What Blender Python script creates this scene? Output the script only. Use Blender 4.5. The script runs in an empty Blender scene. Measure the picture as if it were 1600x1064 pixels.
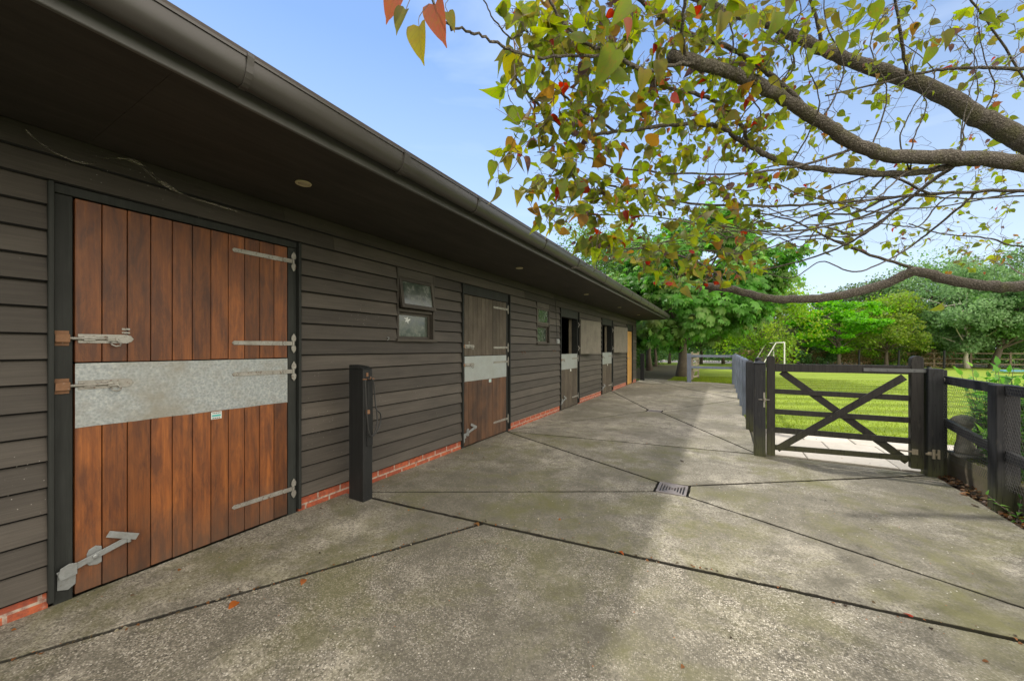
import bpy, math, random
import numpy as np
from mathutils import Vector, Matrix

random.seed(7)
RNG = np.random.default_rng(11)
SC = bpy.context.scene
COL = SC.collection

# ------------------------------------------------------------------ camera
FPX = 585.0
YAW = math.atan(330.0 / FPX)
CAMH = 1.4
HOR = 544.0
cam_d = bpy.data.cameras.new('camera')
cam_d.sensor_width = 36.0
cam_d.lens = FPX / 1600 * 36
cam_d.shift_y = (HOR - 532.0) / 1600
cam_d.clip_start = 0.05
cam_d.clip_end = 600
cam = bpy.data.objects.new('camera', cam_d)
COL.objects.link(cam)
cam.location = (0, 0, CAMH)
cam.rotation_euler = (math.pi / 2, 0, YAW)
SC.camera = cam
SC.view_settings.view_transform = 'Standard'
SC.view_settings.look = 'None'
SC.view_settings.gamma = 1.0
SC.view_settings.exposure = 0.75

# ------------------------------------------------------------------ light
SUN_EL = math.radians(58)
SUN_AZ = math.radians(57)          # towards -X from +Y
wd = bpy.data.worlds.new('World')
SC.world = wd
wd.use_nodes = True
nt = wd.node_tree
bg = nt.nodes['Background']
sky = nt.nodes.new('ShaderNodeTexSky')
sky.sky_type = 'NISHITA'
sky.sun_disc = False
sky.sun_elevation = SUN_EL
sky.sun_rotation = -SUN_AZ
sky.air_density = 1.0
sky.dust_density = 0.0
sky.ozone_density = 4.0
# faint high cirrus mixed into the sky
tc = nt.nodes.new('ShaderNodeTexCoord')
mp = nt.nodes.new('ShaderNodeMapping'); mp.inputs['Scale'].default_value = (1.0, 1.0, 3.5)
nz = nt.nodes.new('ShaderNodeTexNoise'); nz.inputs['Scale'].default_value = 2.2; nz.inputs['Detail'].default_value = 7; nz.inputs['Distortion'].default_value = 0.6
cr = nt.nodes.new('ShaderNodeValToRGB')
cr.color_ramp.elements[0].position = 0.56; cr.color_ramp.elements[0].color = (0, 0, 0, 1)
cr.color_ramp.elements[1].position = 0.95; cr.color_ramp.elements[1].color = (0.35, 0.35, 0.35, 1)
mx = nt.nodes.new('ShaderNodeMix'); mx.data_type = 'RGBA'
mx.inputs[7].default_value = (7.5, 8.0, 8.6, 1)
nt.links.new(tc.outputs['Generated'], mp.inputs[0]); nt.links.new(mp.outputs[0], nz.inputs['Vector'])
nt.links.new(nz.outputs['Fac'], cr.inputs[0]); nt.links.new(cr.outputs[0], mx.inputs[0])
nt.links.new(sky.outputs[0], mx.inputs[6]); nt.links.new(mx.outputs[2], bg.inputs[0])
# unseen bright cloud added behind the camera as fill for shaded wall and yard
dt = nt.nodes.new('ShaderNodeVectorMath'); dt.operation = 'DOT_PRODUCT'
dt.inputs[1].default_value = (0.62 * math.sin(YAW) + .5, -0.62 * math.cos(YAW), .12)
nt.links.new(tc.outputs['Generated'], dt.inputs[0])
n2 = nt.nodes.new('ShaderNodeTexNoise'); n2.inputs['Scale'].default_value = 1.6; n2.inputs['Detail'].default_value = 8; n2.inputs['Distortion'].default_value = .4
nt.links.new(mp.outputs[0], n2.inputs['Vector'])
ad = nt.nodes.new('ShaderNodeMath'); ad.operation = 'MULTIPLY_ADD'; ad.inputs[1].default_value = 1.1
nt.links.new(n2.outputs['Fac'], ad.inputs[0]); nt.links.new(dt.outputs['Value'], ad.inputs[2])
c2 = nt.nodes.new('ShaderNodeValToRGB'); c2.color_ramp.elements[0].position = .66; c2.color_ramp.elements[1].position = .82
nt.links.new(ad.outputs[0], c2.inputs[0])
m2 = nt.nodes.new('ShaderNodeMix'); m2.data_type = 'RGBA'; m2.inputs[7].default_value = (17.0, 15.6, 13.8, 1)
sz_ = nt.nodes.new('ShaderNodeSeparateXYZ'); nt.links.new(tc.outputs['Generated'], sz_.inputs[0])
c3 = nt.nodes.new('ShaderNodeValToRGB'); c3.color_ramp.elements[0].position = 0.02; c3.color_ramp.elements[0].color = (.85, .85, .85, 1)
c3.color_ramp.elements[1].position = .62; c3.color_ramp.elements[1].color = (0.05, 0.05, 0.05, 1)
e3 = c3.color_ramp.elements.new(.25); e3.color = (.42, .42, .42, 1)
nt.links.new(sz_.outputs[2], c3.inputs[0])
m3 = nt.nodes.new('ShaderNodeMix'); m3.data_type = 'RGBA'; m3.inputs[7].default_value = (4.6, 5.2, 5.8, 1)
nt.links.new(c3.outputs[0], m3.inputs[0]); nt.links.new(mx.outputs[2], m3.inputs[6])
nt.links.new(c2.outputs[0], m2.inputs[0]); nt.links.new(m3.outputs[2], m2.inputs[6]); nt.links.new(m2.outputs[2], bg.inputs[0])
bg.inputs[1].default_value = 0.12

sl = bpy.data.lights.new('sun', 'SUN')
sl.energy = 2.1
sl.angle = math.radians(2.2)
sl.color = (1.0, 0.94, 0.84)
so = bpy.data.objects.new('sun', sl)
COL.objects.link(so)
sdir = Vector((-math.sin(SUN_AZ) * math.cos(SUN_EL), math.cos(SUN_AZ) * math.cos(SUN_EL), math.sin(SUN_EL)))
so.rotation_euler = sdir.to_track_quat('Z', 'Y').to_euler()
so.location = (-5, 8, 12)


def ray(u, v):
    k = (u - 800) / FPX
    s, c = math.sin(YAW), math.cos(YAW)
    return Vector((-s + c * k, c + s * k, (HOR - v) / FPX))


def P(u, v, d):
    """world point lying d metres in front of the camera along the sight line (u, v)"""
    r = ray(u, v)
    return Vector((r.x * d, r.y * d, CAMH + r.z * d))


# ------------------------------------------------------------------ materials
class N:
    def __init__(s, name):
        s.m = bpy.data.materials.new(name); s.m.use_nodes = True
        s.t = s.m.node_tree; s.t.nodes.clear()
        s.out = s.t.nodes.new('ShaderNodeOutputMaterial')
        s.b = s.t.nodes.new('ShaderNodeBsdfPrincipled')
        s.l(s.b.outputs[0], s.out.inputs[0])

    def l(s, a, b): s.t.links.new(a, b)

    def n(s, k, **kw):
        nd = s.t.nodes.new('ShaderNode' + k)
        for a, v in kw.items(): setattr(nd, a, v)
        return nd

    def coord(s, scale=(1, 1, 1), out='Object', rot=(0, 0, 0)):
        c = s.n('TexCoord'); m = s.n('Mapping'); m.inputs['Scale'].default_value = scale; m.inputs['Rotation'].default_value = rot
        s.l(c.outputs[out], m.inputs[0]); return m.outputs[0]

    def noise(s, vec, scale, detail=4, rough=.55, dist=0):
        x = s.n('TexNoise'); x.inputs['Scale'].default_value = scale; x.inputs['Detail'].default_value = detail
        x.inputs['Roughness'].default_value = rough; x.inputs['Distortion'].default_value = dist
        s.l(vec, x.inputs['Vector']); return x.outputs['Fac']

    def ramp(s, fac, stops, interp='LINEAR'):
        r = s.n('ValToRGB'); r.color_ramp.interpolation = interp
        e = r.color_ramp.elements
        while len(e) < len(stops): e.new(0.5)
        for i, (p, c) in enumerate(stops):
            e[i].position = p; e[i].color = (c if len(c) == 4 else (*c, 1)) if hasattr(c, '__len__') else (c, c, c, 1)
        s.l(fac, r.inputs[0]); return r.outputs[0]

    def mix(s, fac, a, b, mode='MIX'):
        x = s.n('Mix', data_type='RGBA', blend_type=mode)
        for i, v in ((0, fac), (6, a), (7, b)):
            if hasattr(v, 'is_output'): s.l(v, x.inputs[i])
            elif hasattr(v, '__len__'): x.inputs[i].default_value = (*v, 1)
            else: x.inputs[i].default_value = v
        return x.outputs[2]

    def math(s, op, a, b=0.5):
        x = s.n('Math', operation=op)
        for i, v in ((0, a), (1, b)):
            if hasattr(v, 'is_output'): s.l(v, x.inputs[i])
            else: x.inputs[i].default_value = v
        return x.outputs[0]

    def attr(s, name='tint'):
        a = s.n('Attribute'); a.attribute_name = name; return a

    def bump(s, h, strength=.3, dist=.01, prev=None):
        b = s.n('Bump'); b.inputs['Strength'].default_value = strength; b.inputs['Distance'].default_value = dist
        s.l(h, b.inputs['Height'])
        if prev is not None: s.l(prev, b.inputs['Normal'])
        s.l(b.outputs[0], s.b.inputs['Normal']); return b.outputs[0]

    def set(s, color=None, rough=None, metal=None, spec=None):
        for k, v in (('Base Color', color), ('Roughness', rough), ('Metallic', metal), ('Specular IOR Level', spec)):
            if v is None: continue
            if hasattr(v, 'is_output'): s.l(v, s.b.inputs[k])
            elif hasattr(v, '__len__'): s.b.inputs[k].default_value = (*v, 1)
            else: s.b.inputs[k].default_value = v
        return s.m


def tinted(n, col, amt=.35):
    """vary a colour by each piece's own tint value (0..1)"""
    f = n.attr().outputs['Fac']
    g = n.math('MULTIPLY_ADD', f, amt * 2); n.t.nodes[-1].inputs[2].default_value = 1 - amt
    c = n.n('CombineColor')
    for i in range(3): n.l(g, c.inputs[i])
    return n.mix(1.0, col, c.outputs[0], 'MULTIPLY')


def mat_wood(name, c0, c1, axis='Z', rough=.6, tint=.3, grain=60, bump=.25, speck=None, blotch=None, spec=.4, fine=False, dirt=False):
    n = N(name)
    st = {'Z': (grain, grain, 2.2), 'Y': (grain, 2.2, grain), 'X': (2.2, grain, grain)}[axis]
    g = n.noise(n.coord(st), 1.0, 6, .65, .5)
    b = n.noise(n.coord({'Z': (5, 5, 2.6), 'Y': (5, 1.3, 5), 'X': (1.3, 5, 5)}[axis]), 1.3, 4, .6)
    col = n.mix(n.ramp(g, [(.3, 0.), (.7, 1.)]), c0, c1)
    if fine: b = n.noise(n.coord((16, 16, 3.2)), 1.0, 8, .72, .3)
    if blotch: col = n.mix(n.ramp(b, [(.40, 0.), (.62, .85)]), col, blotch)
    else: col = n.mix(n.ramp(b, [(.35, 0.), (.7, .5)]), col, tuple(x * .55 for x in c0))
    if dirt:
        sp_ = n.n('SeparateXYZ'); t_ = n.n('TexCoord'); n.l(t_.outputs['Object'], sp_.inputs[0])
        hz = n.math('ADD', sp_.outputs[2], n.math('MULTIPLY', n.noise(n.coord((9, 9, 5)), 1.0, 6, .7), -.55))
        mr_ = n.n('MapRange'); mr_.inputs[1].default_value = -.28; mr_.inputs[2].default_value = .12; mr_.inputs[3].default_value = .75; mr_.inputs[4].default_value = 0
        n.l(hz, mr_.inputs[0]); col = n.mix(mr_.outputs[0], col, (.060, .040, .028))
    col = tinted(n, col, tint)
    if speck:
        v = n.n('TexVoronoi'); v.inputs['Scale'].default_value = 38; n.l(n.coord(), v.inputs['Vector'])
        s2 = n.noise(n.coord(), 3.1, 2)
        m_ = n.math('MULTIPLY', n.ramp(v.outputs['Distance'], [(.0, 1.), (.07, 1.), (.1, 0.)]), n.ramp(s2, [(.55, 0.), (.62, 1.)]))
        col = n.mix(m_, col, speck)
    n.set(col, rough, spec=spec)
    n.b.inputs['Roughness'].default_value = rough
    n.bump(g, bump, .004)
    return n.m


def mat_plain(name, c, rough=.6, metal=0, var=.35, scale=30, bump=.1, spec=.5, streak=None, rust=None):
    n = N(name)
    a = n.noise(n.coord(), scale, 5, .65)
    b = n.noise(n.coord(), scale * .13, 3, .6)
    dk = tuple(x * (1 - var) for x in c); lt = tuple(min(1, x * (1 + var)) for x in c)
    col = n.mix(a, dk, lt)
    col = n.mix(n.ramp(b, [(.4, 0.), (.7, .6)]), col, streak or dk)
    if rust:
        r_ = n.noise(n.coord(), 45, 5, .7)
        col = n.mix(n.ramp(r_, [(rust[1], 0.), (rust[1] + .1, 1.)]), col, rust[0])
    n.set(col, n.ramp(a, [(0, rough * .8), (1, min(1, rough * 1.2))]), metal, spec)
    if bump: n.bump(a, bump, .003)
    return n.m


M = {}
# dark weatherboarding with dust and cobweb flecks
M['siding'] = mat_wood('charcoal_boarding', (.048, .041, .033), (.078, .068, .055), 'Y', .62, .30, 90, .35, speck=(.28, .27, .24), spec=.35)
M['frame'] = mat_wood('black_frame_paint', (.016, .018, .016), (.030, .033, .030), 'Z', .6, .2, 50, .3, spec=.25)
M['door_orange'] = mat_wood('orange_stained_boards', (.125, .037, .009), (.245, .082, .018), 'Z', .46, .30, 55, .3, blotch=(.062, .022, .010), spec=.4, fine=True, dirt=True)
M['door_grey'] = mat_wood('faded_brown_boards', (.058, .047, .033), (.098, .082, .060), 'Z', .62, .2, 60, .25, blotch=(.050, .038, .027), spec=.3)
M['door_brown'] = mat_wood('worn_brown_boards', (.070, .034, .018), (.115, .062, .034), 'Z', .6, .25, 60, .25, blotch=(.045, .028, .02), spec=.3)
M['door_back'] = mat_wood('open_door_face', (.11, .10, .078), (.155, .142, .112), 'Z', .7, .12, 35, .15, spec=.25)
M['door_yellow'] = mat_wood('golden_boards', (.36, .19, .045), (.46, .26, .075), 'Z', .55, .12, 45, .15)
M['postblack'] = mat_wood('black_post_paint', (.008, .009, .009), (.018, .019, .019), 'Z', .6, .15, 45, .3, speck=(.12, .12, .10), spec=.35)


def mat_mossy_post(name, c0, c1, lo, hi):
    n = N(name)
    g = n.noise(n.coord((45, 45, 2.5)), 1, 6, .65, .5)
    col = n.mix(n.ramp(g, [(.3, 0.), (.7, 1.)]), c0, c1)
    sp = n.n('SeparateXYZ'); tcx = n.n('TexCoord'); n.l(tcx.outputs['Object'], sp.inputs[0])
    h = n.math('ADD', sp.outputs[2], n.math('MULTIPLY', n.noise(n.coord(), 9, 5, .7), -.45))
    mr = n.n('MapRange'); mr.inputs[1].default_value = lo; mr.inputs[2].default_value = hi; mr.inputs[3].default_value = .75; mr.inputs[4].default_value = 0
    n.l(h, mr.inputs[0])
    col = n.mix(mr.outputs[0], col, (.085, .09, .028))
    ckn = n.noise(n.coord((26, 26, .9)), 1.0, 3, .5, .2)
    crack = n.ramp(ckn, [(.485, 0.), (.5, 1.), (.515, 0.)])
    col = n.mix(n.math('MULTIPLY', crack, .85), col, (.004, .004, .004))
    ww = n.noise(n.coord((12, 12, 3)), 1.0, 8, .75)
    col = n.mix(n.ramp(ww, [(.60, 0.), (.72, .55)]), col, (.085, .078, .066))
    n.set(col, .62, spec=.28); nb = n.bump(g, .35, .004); n.bump(crack, -.5, .006, nb)
    return n.m


M['gate'] = mat_mossy_post('gate_paint', (.014, .013, .012), (.030, .028, .025), -.35, .15)
M['gatepost'] = mat_mossy_post('gate_post_paint', (.013, .014, .016), (.028, .029, .032), -.35, .15)
M['fencesheen'] = mat_wood('black_rail_sky_sheen', (.085, .11, .16), (.14, .17, .23), 'Z', .38, .15, 45, .25, spec=.7)  # black paint with the reflected sky blue mixed into its colour
M['oldwood'] = mat_wood('bare_grey_timber', (.20, .17, .12), (.32, .28, .20), 'Z', .8, .2, 45, .3)
M['brownrail'] = mat_wood('brown_rail', (.20, .155, .10), (.32, .26, .18), 'X', .8, .2, 45, .3)


def mat_galv(name='galvanised_plate'):
    n = N(name)
    v = n.n('TexVoronoi'); v.inputs['Scale'].default_value = 65; n.l(n.coord(), v.inputs['Vector'])
    a = n.noise(n.coord(), 34, 9, .82)
    b = n.noise(n.coord((1, 3, 3)), 1.1, 5, .65)
    col = n.mix(n.ramp(v.outputs['Distance'], [(0, 0.), (1, 1.)]), (.20, .225, .23), (.36, .39, .39))
    col = n.mix(n.ramp(a, [(.50, 0.), (.62, .8)]), col, (.45, .47, .45))
    col = n.mix(n.ramp(b, [(.42, 0.), (.66, .75)]), col, (.235, .22, .175))
    n.set(col, n.ramp(a, [(.3, .38), (.7, .62)]), .45, .5)
    n.bump(a, .15, .003)
    return n.m


M['galv'] = mat_galv()
M['galv2'] = mat_plain('clean_zinc_plate', (.36, .385, .40), .42, .6, .2, 12, .05, streak=(.30, .30, .27))
M['hinge'] = mat_plain('zinc_hinge', (.30, .295, .265), .48, .55, .4, 70, .35, streak=(.17, .155, .13), rust=((.11, .06, .035), .57))
M['kickzinc'] = mat_plain('worn_zinc', (.27, .29, .29), .45, .5, .35, 55, .3, streak=(.17, .17, .155), rust=((.16, .12, .08), .62))
M['rusty'] = mat_plain('rusty_iron', (.22, .115, .06), .8, .2, .4, 60, .3, rust=((.35, .30, .25), .6))
M['gatezinc'] = mat_plain('dull_zinc', (.10, .105, .105), .5, .4, .3, 40, .1)
M['screw'] = mat_plain('dark_screw', (.06, .05, .04), .6, .5)
M['gutter'] = mat_plain('dark_gutter', (.040, .037, .034), .36, 0, .2, 8, .02, spec=.5, streak=(.060, .056, .05))
M['fascia'] = mat_plain('fascia_paint', (.095, .096, .092), .4, 0, .25, 6, .05)
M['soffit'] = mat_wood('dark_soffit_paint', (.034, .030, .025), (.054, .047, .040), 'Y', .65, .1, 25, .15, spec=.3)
M['lightrim'] = mat_plain('cream_light_rim', (.50, .42, .26), .5, 0, .1)
M['lightlens'] = mat_plain('frosted_lens', (.42, .36, .24), .35, 0, .1)
M['roof'] = mat_plain('roof_tiles', (.06, .05, .045), .8, 0, .4, 20, .3)
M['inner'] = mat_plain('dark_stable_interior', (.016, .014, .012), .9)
M['castiron'] = mat_plain('cast_iron', (.22, .20, .195), .6, .3, .35, 50, .3)
M['rubber'] = mat_plain('black_rubber', (.018, .018, .018), .45)
M['whitepaint'] = mat_plain('white_tube_paint', (.72, .72, .70), .5, 0, .1)
M['blue'] = mat_plain('blue_sheet', (.10, .28, .36), .5, 0, .2)
M['label'] = mat_plain('white_label', (.55, .58, .56), .4, 0, .1)
M['teal'] = mat_plain('teal_print', (.05, .38, .36), .4, 0, .1)
M['print'] = mat_plain('dark_print', (.03, .03, .03), .5, 0, .1)


def mat_brick():
    n = N('red_brick')
    c = n.n('TexCoord'); sp = n.n('SeparateXYZ'); n.l(c.outputs['Object'], sp.inputs[0])
    cb = n.n('CombineXYZ'); n.l(sp.outputs[1], cb.inputs[0]); n.l(sp.outputs[2], cb.inputs[1])
    mpp = n.n('Mapping'); mpp.inputs['Location'].default_value = (.06, .105, 0); n.l(cb.outputs[0], mpp.inputs[0])
    b = n.n('TexBrick'); n.l(mpp.outputs[0], b.inputs['Vector'])
    b.inputs['Scale'].default_value = 1; b.inputs['Brick Width'].default_value = .225; b.inputs['Row Height'].default_value = .075
    b.inputs['Mortar Size'].default_value = .009; b.inputs['Mortar Smooth'].default_value = .3
    b.inputs['Color1'].default_value = (.42, .10, .035, 1); b.inputs['Color2'].default_value = (.27, .055, .024, 1)
    b.inputs['Mortar'].default_value = (.36, .31, .25, 1)
    a = n.noise(n.coord(), 26, 6, .7)
    col = n.mix(n.ramp(a, [(.38, .75), (.58, 0.)]), b.outputs['Color'], (.15, .04, .025))
    a2 = n.noise(n.coord(), 7, 6, .7)
    col = n.mix(n.ramp(a2, [(.60, 0.), (.72, .8)]), col, (.36, .32, .27))
    n.set(col, .85)
    nb = n.bump(b.outputs['Fac'], -.6, .006); n.bump(a, .3, .004, nb)
    return n.m


M['brick'] = mat_brick()


def mat_concrete(name, coarse, moss, base=(.250, .232, .185)):
    n = N(name)
    vec = n.coord()
    v = n.n('TexVoronoi'); v.inputs['Scale'].default_value = 125; v.inputs['Randomness'].default_value = 1; n.l(vec, v.inputs['Vector'])
    sepc = n.n('SeparateColor'); n.l(v.outputs['Color'], sepc.inputs[0])
    stone = n.ramp(sepc.outputs[0], [(0, (.03, .027, .022)), (.3, (.09, .082, .065)), (.55, (.26, .24, .19)), (.8, (.47, .44, .37)), (.97, (.58, .55, .48))])
    wear = n.noise(vec, 1.7, 8, .68)
    fine = n.noise(vec, 46, 8, .8)
    big = n.noise(vec, .55, 5, .6, .4)
    mossn = n.noise(vec, 1.15, 9, .72, .3)
    col = n.mix(n.ramp(fine, [(.36, 0.), (.64, 1.)]), tuple(x * .18 for x in base), tuple(x * 1.55 for x in base))
    vf = n.n('TexVoronoi'); vf.inputs['Scale'].default_value = 95; vf.inputs['Randomness'].default_value = 1; n.l(vec, vf.inputs['Vector'])
    shape = n.ramp(v.outputs['Distance'], [(.38, 1.), (.62, 0.)])
    amt = n.math('MULTIPLY', n.math('MULTIPLY', shape, n.ramp(wear, [(.34, .55), (.58, 1.)])), coarse)
    col = n.mix(amt, col, stone)
    # pale scuffed laitance and dark weathering in large patches
    col = n.mix(n.math('MULTIPLY', n.ramp(wear, [(.50, 0.), (.66, .75)]), n.ramp(fine, [(.42, .15), (.56, 1.)])), col, (.50, .465, .38))
    col = n.mix(n.ramp(big, [(.44, .65), (.56, 0.)]), col, (.112, .104, .078))
    md = n.noise(vec, 4.5, 9, .75)
    col = n.mix(n.ramp(md, [(.40, .6), (.52, 0.)]), col, (.095, .088, .066))
    ck = n.n('TexVoronoi'); ck.feature = 'DISTANCE_TO_EDGE'; ck.inputs['Scale'].default_value = .42
    va = n.n('VectorMath', operation='ADD'); cx_ = n.n('CombineXYZ'); dn = n.noise(vec, 2.5, 8, .7)
    n.l(dn, cx_.inputs[0]); n.l(n.noise(vec, 3.1, 8, .7), cx_.inputs[1]); n.l(vec, va.inputs[0]); n.l(cx_.outputs[0], va.inputs[1]); n.l(va.outputs[0], ck.inputs['Vector'])
    col = n.mix(n.math('MULTIPLY', n.ramp(ck.outputs['Distance'], [(.0, .9), (.0028, 0.)]), n.ramp(big, [(.5, 0.), (.55, 1.)])), col, (.05, .045, .03))
    col = n.mix(n.math('MULTIPLY', n.ramp(mossn, [(.47, 0.), (.63, .85)]), moss), col, (.125, .122, .050))
    # scattered fine grit, light and dark
    g1 = n.n('TexVoronoi'); g1.inputs['Scale'].default_value = 34; n.l(vec, g1.inputs['Vector'])
    gs = n.n('SeparateColor'); n.l(g1.outputs['Color'], gs.inputs[0])
    gm = n.math('MULTIPLY', n.ramp(g1.outputs['Distance'], [(.10, 1.), (.17, 0.)]), n.ramp(gs.outputs[1], [(.70, 0.), (.72, 1.)], 'CONSTANT'))
    gcol = n.ramp(gs.outputs[0], [(0, (.05, .045, .035)), (.5, (.08, .06, .04)), (.55, (.55, .52, .45)), (.92, (.62, .6, .52)), (.94, (.30, .12, .05))], 'CONSTANT')
    col = n.mix(gm, col, gcol)
    col = tinted(n, col, .10)
    n.set(col, n.ramp(fine, [(.3, .72), (.7, .9)]), spec=.35)
    b1 = n.bump(fine, .35, .006)
    b2 = n.bump(n.math('MULTIPLY', v.outputs['Distance'], coarse), -.5, .005, b1)
    n.bump(wear, .25, .02, b2)
    return n.m


M['conc_coarse'] = mat_concrete('exposed_aggregate_concrete', 1.0, .75, (.195, .178, .140))
M['conc'] = mat_concrete('worn_concrete', .6, 1.0)
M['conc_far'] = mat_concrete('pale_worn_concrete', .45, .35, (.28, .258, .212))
M['soil'] = mat_plain('damp_soil', (.055, .045, .028), .95, 0, .5, 40, .6, streak=(.06, .07, .02))
M['joint'] = mat_plain('dark_joint_dirt', (.020, .018, .011), .95, 0, .5, 60, .8, streak=(.035, .038, .012))
M['litter'] = mat_plain('leaf_litter_soil', (.075, .05, .032), .95, 0, .6, 50, .8)
M['gravelroad'] = mat_plain('grey_road', (.24, .22, .21), .9, 0, .2, 6, .1)
M['kerb'] = mat_plain('old_concrete_kerb', (.13, .105, .07), .9, 0, .45, 25, .6, streak=(.10, .11, .03))
M['stone'] = mat_plain('weathered_stone', (.34, .315, .26), .95, 0, .55, 34, .9, streak=(.06, .06, .035))


def mat_paving():
    n = N('sandstone_paving')
    a = n.noise(n.coord(), 22, 7, .7); b = n.noise(n.coord(), 1.7, 5, .6)
    col = n.mix(a, (.36, .33, .28), (.56, .52, .45))
    col = n.mix(n.ramp(b, [(.5, 0.), (.72, .5)]), col, (.28, .26, .20))
    col = tinted(n, col, .15)
    n.set(col, .85); n.bump(a, .3, .005)
    return n.m


M['paving'] = mat_paving()


def mat_grass(name, c0, c1, stripes=True):
    n = N(name)
    a = n.noise(n.coord((1, 1, 1)), 9, 8, .75)
    f = n.noise(n.coord((60, 60, 60)), 1, 4, .7)
    col = n.mix(n.ramp(a, [(.35, 0.), (.65, 1.)]), c0, c1)
    col = n.mix(n.ramp(f, [(.35, .5), (.6, 0.)]), col, tuple(x * .5 for x in c0))
    if stripes:
        w = n.n('TexWave'); w.wave_type = 'BANDS'; w.bands_direction = 'X'; w.inputs['Scale'].default_value = .30
        w.inputs['Distortion'].default_value = .6; w.inputs['Detail Scale'].default_value = .3
        n.l(n.coord((1, 1, 1), rot=(0, 0, math.radians(68))), w.inputs['Vector'])
        col = n.mix(n.ramp(w.outputs['Fac'], [(.40, 0.), (.60, .6)]), col, tuple(min(1, x * 1.4) for x in c1))
        pt = n.noise(n.coord(), .8, 6, .7)
        col = n.mix(n.ramp(pt, [(.52, 0.), (.68, .5)]), col, (.20, .19, .05))
    n.set(col, .9, spec=.2); n.bump(f, .7, .03)
    return n.m


M['lawn'] = mat_grass('mown_lawn', (.135, .205, .020), (.20, .27, .030))
M['rough'] = mat_grass('rough_grass', (.06, .13, .02), (.10, .19, .03), False)


def mat_leaf(name, rough=.45, trans=.5, veins=False, gain=1.6):
    n = N(name)
    c = n.attr('tint').outputs['Color']
    if veins:
        uv = n.n('UVMap'); uv.uv_map = 'leaf'
        sp = n.n('SeparateXYZ'); n.l(uv.outputs[0], sp.inputs[0])
        au = n.math('ABSOLUTE', n.math('SUBTRACT', sp.outputs[0], .5))
        rib = n.ramp(au, [(.0, 1.), (.018, 0.)])
        w = n.math('SINE', n.math('MULTIPLY', n.math('SUBTRACT', sp.outputs[1], n.math('MULTIPLY', au, 1.1)), 34.0))
        side = n.ramp(w, [(.90, 0.), (.99, .7)])
        bl = n.noise(n.coord((40, 40, 40)), 1, 4, .7)
        c2 = n.mix(n.ramp(bl, [(.50, 0.), (.72, .55)]), c, (.22, .11, .03))
        c = n.mix(n.math('MAXIMUM', rib, side), c2, n.mix(.5, c, (.10, .10, .03)))
    n.set(c, rough, spec=.28)
    tr = n.n('BsdfTranslucent')
    hs = n.n('HueSaturation'); hs.inputs['Saturation'].default_value = 1.12; hs.inputs['Value'].default_value = gain
    n.l(c, hs.inputs['Color']); n.l(hs.outputs[0], tr.inputs[0])
    mxs = n.n('MixShader'); mxs.inputs[0].default_value = trans
    n.l(n.b.outputs[0], mxs.inputs[1]); n.l(tr.outputs[0], mxs.inputs[2]); n.l(mxs.outputs[0], n.out.inputs[0])
    return n.m


M['leaf'] = mat_leaf('tree_leaf')
M['leafnear'] = mat_leaf('autumn_leaf', .60, .5, True, 1.9)
M['bark'] = mat_plain('tree_bark', (.12, .095, .07), .95, 0, .5, 30, 1.0)


def mat_bark2():
    n = N('grey_ridged_bark')
    v = n.n('TexVoronoi'); v.feature = 'DISTANCE_TO_EDGE'; v.inputs['Scale'].default_value = 42
    ns = n.noise(n.coord(), 14, 6, .7)
    add = n.n('VectorMath', operation='ADD'); cmb = n.n('CombineXYZ')
    for i in range(3): n.l(n.math('MULTIPLY', ns, .05), cmb.inputs[i])
    n.l(n.coord(), add.inputs[0]); n.l(cmb.outputs[0], add.inputs[1]); n.l(add.outputs[0], v.inputs['Vector'])
    a = n.noise(n.coord(), 70, 6, .75)
    b = n.noise(n.coord(), 5, 4, .6)
    col = n.mix(n.ramp(a, [(.3, 0.), (.7, 1.)]), (.055, .047, .038), (.24, .215, .180))
    col = n.mix(n.ramp(v.outputs['Distance'], [(.0, .75), (.12, 0.)]), col, (.045, .036, .028))
    col = n.mix(n.ramp(b, [(.52, 0.), (.66, .6)]), col, (.10, .10, .04))
    n.set(col, .9, spec=.25)
    nb = n.bump(v.outputs['Distance'], 1.0, .03); n.bump(a, .5, .006, nb)
    return n.m


M['bark2'] = mat_bark2()
M['twig'] = mat_plain('twig_bark', (.13, .10, .085), .8, 0, .35, 50, .2)
M['birch'] = mat_plain('pale_birch_bark', (.50, .45, .36), .8, 0, .3, 8, .3)


def mat_glass():
    n = N('dirty_window_glass')
    a = n.noise(n.coord(), 9, 6, .7)
    col = n.mix(n.ramp(a, [(.4, 0.), (.7, 1.)]), (.035, .050, .040), (.10, .12, .09))
    n.set(col, n.ramp(a, [(.4, .12), (.7, .4)]), 0, .7)
    return n.m


M['glass'] = mat_glass()


def mat_web():
    n = N('cobweb_silk')
    tr = n.n('BsdfTransparent'); mxs = n.n('MixShader')
    a = n.noise(n.coord((40, 6, 40)), 1, 5, .7)
    n.l(n.ramp(a, [(.45, .02), (.62, .38)]), mxs.inputs[0])
    n.set((.42, .38, .32), .9)
    n.l(tr.outputs[0], mxs.inputs[1]); n.l(n.b.outputs[0], mxs.inputs[2]); n.l(mxs.outputs[0], n.out.inputs[0])
    return n.m


M['web'] = mat_web()


def mat_wire():
    n = N('chicken_wire')
    uv = n.n('TexCoord'); sp = n.n('SeparateXYZ'); n.l(uv.outputs['Object'], sp.inputs[0])
    n.set((.10, .10, .10), .5, .5)
    return n.m


M['wire'] = mat_wire()

# ------------------------------------------------------------------ mesh helpers


def tagp(o, label=None, cat=None, group=None, kind=None):
    if label: o['label'] = label
    if cat: o['category'] = cat
    if group: o['group'] = group
    if kind: o['kind'] = kind
    return o


def empty(name, loc, label, cat, group=None):
    o = bpy.data.objects.new(name, None); COL.objects.link(o)
    o.location = loc; o.empty_display_size = .2
    return tagp(o, label, cat, group)


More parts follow.
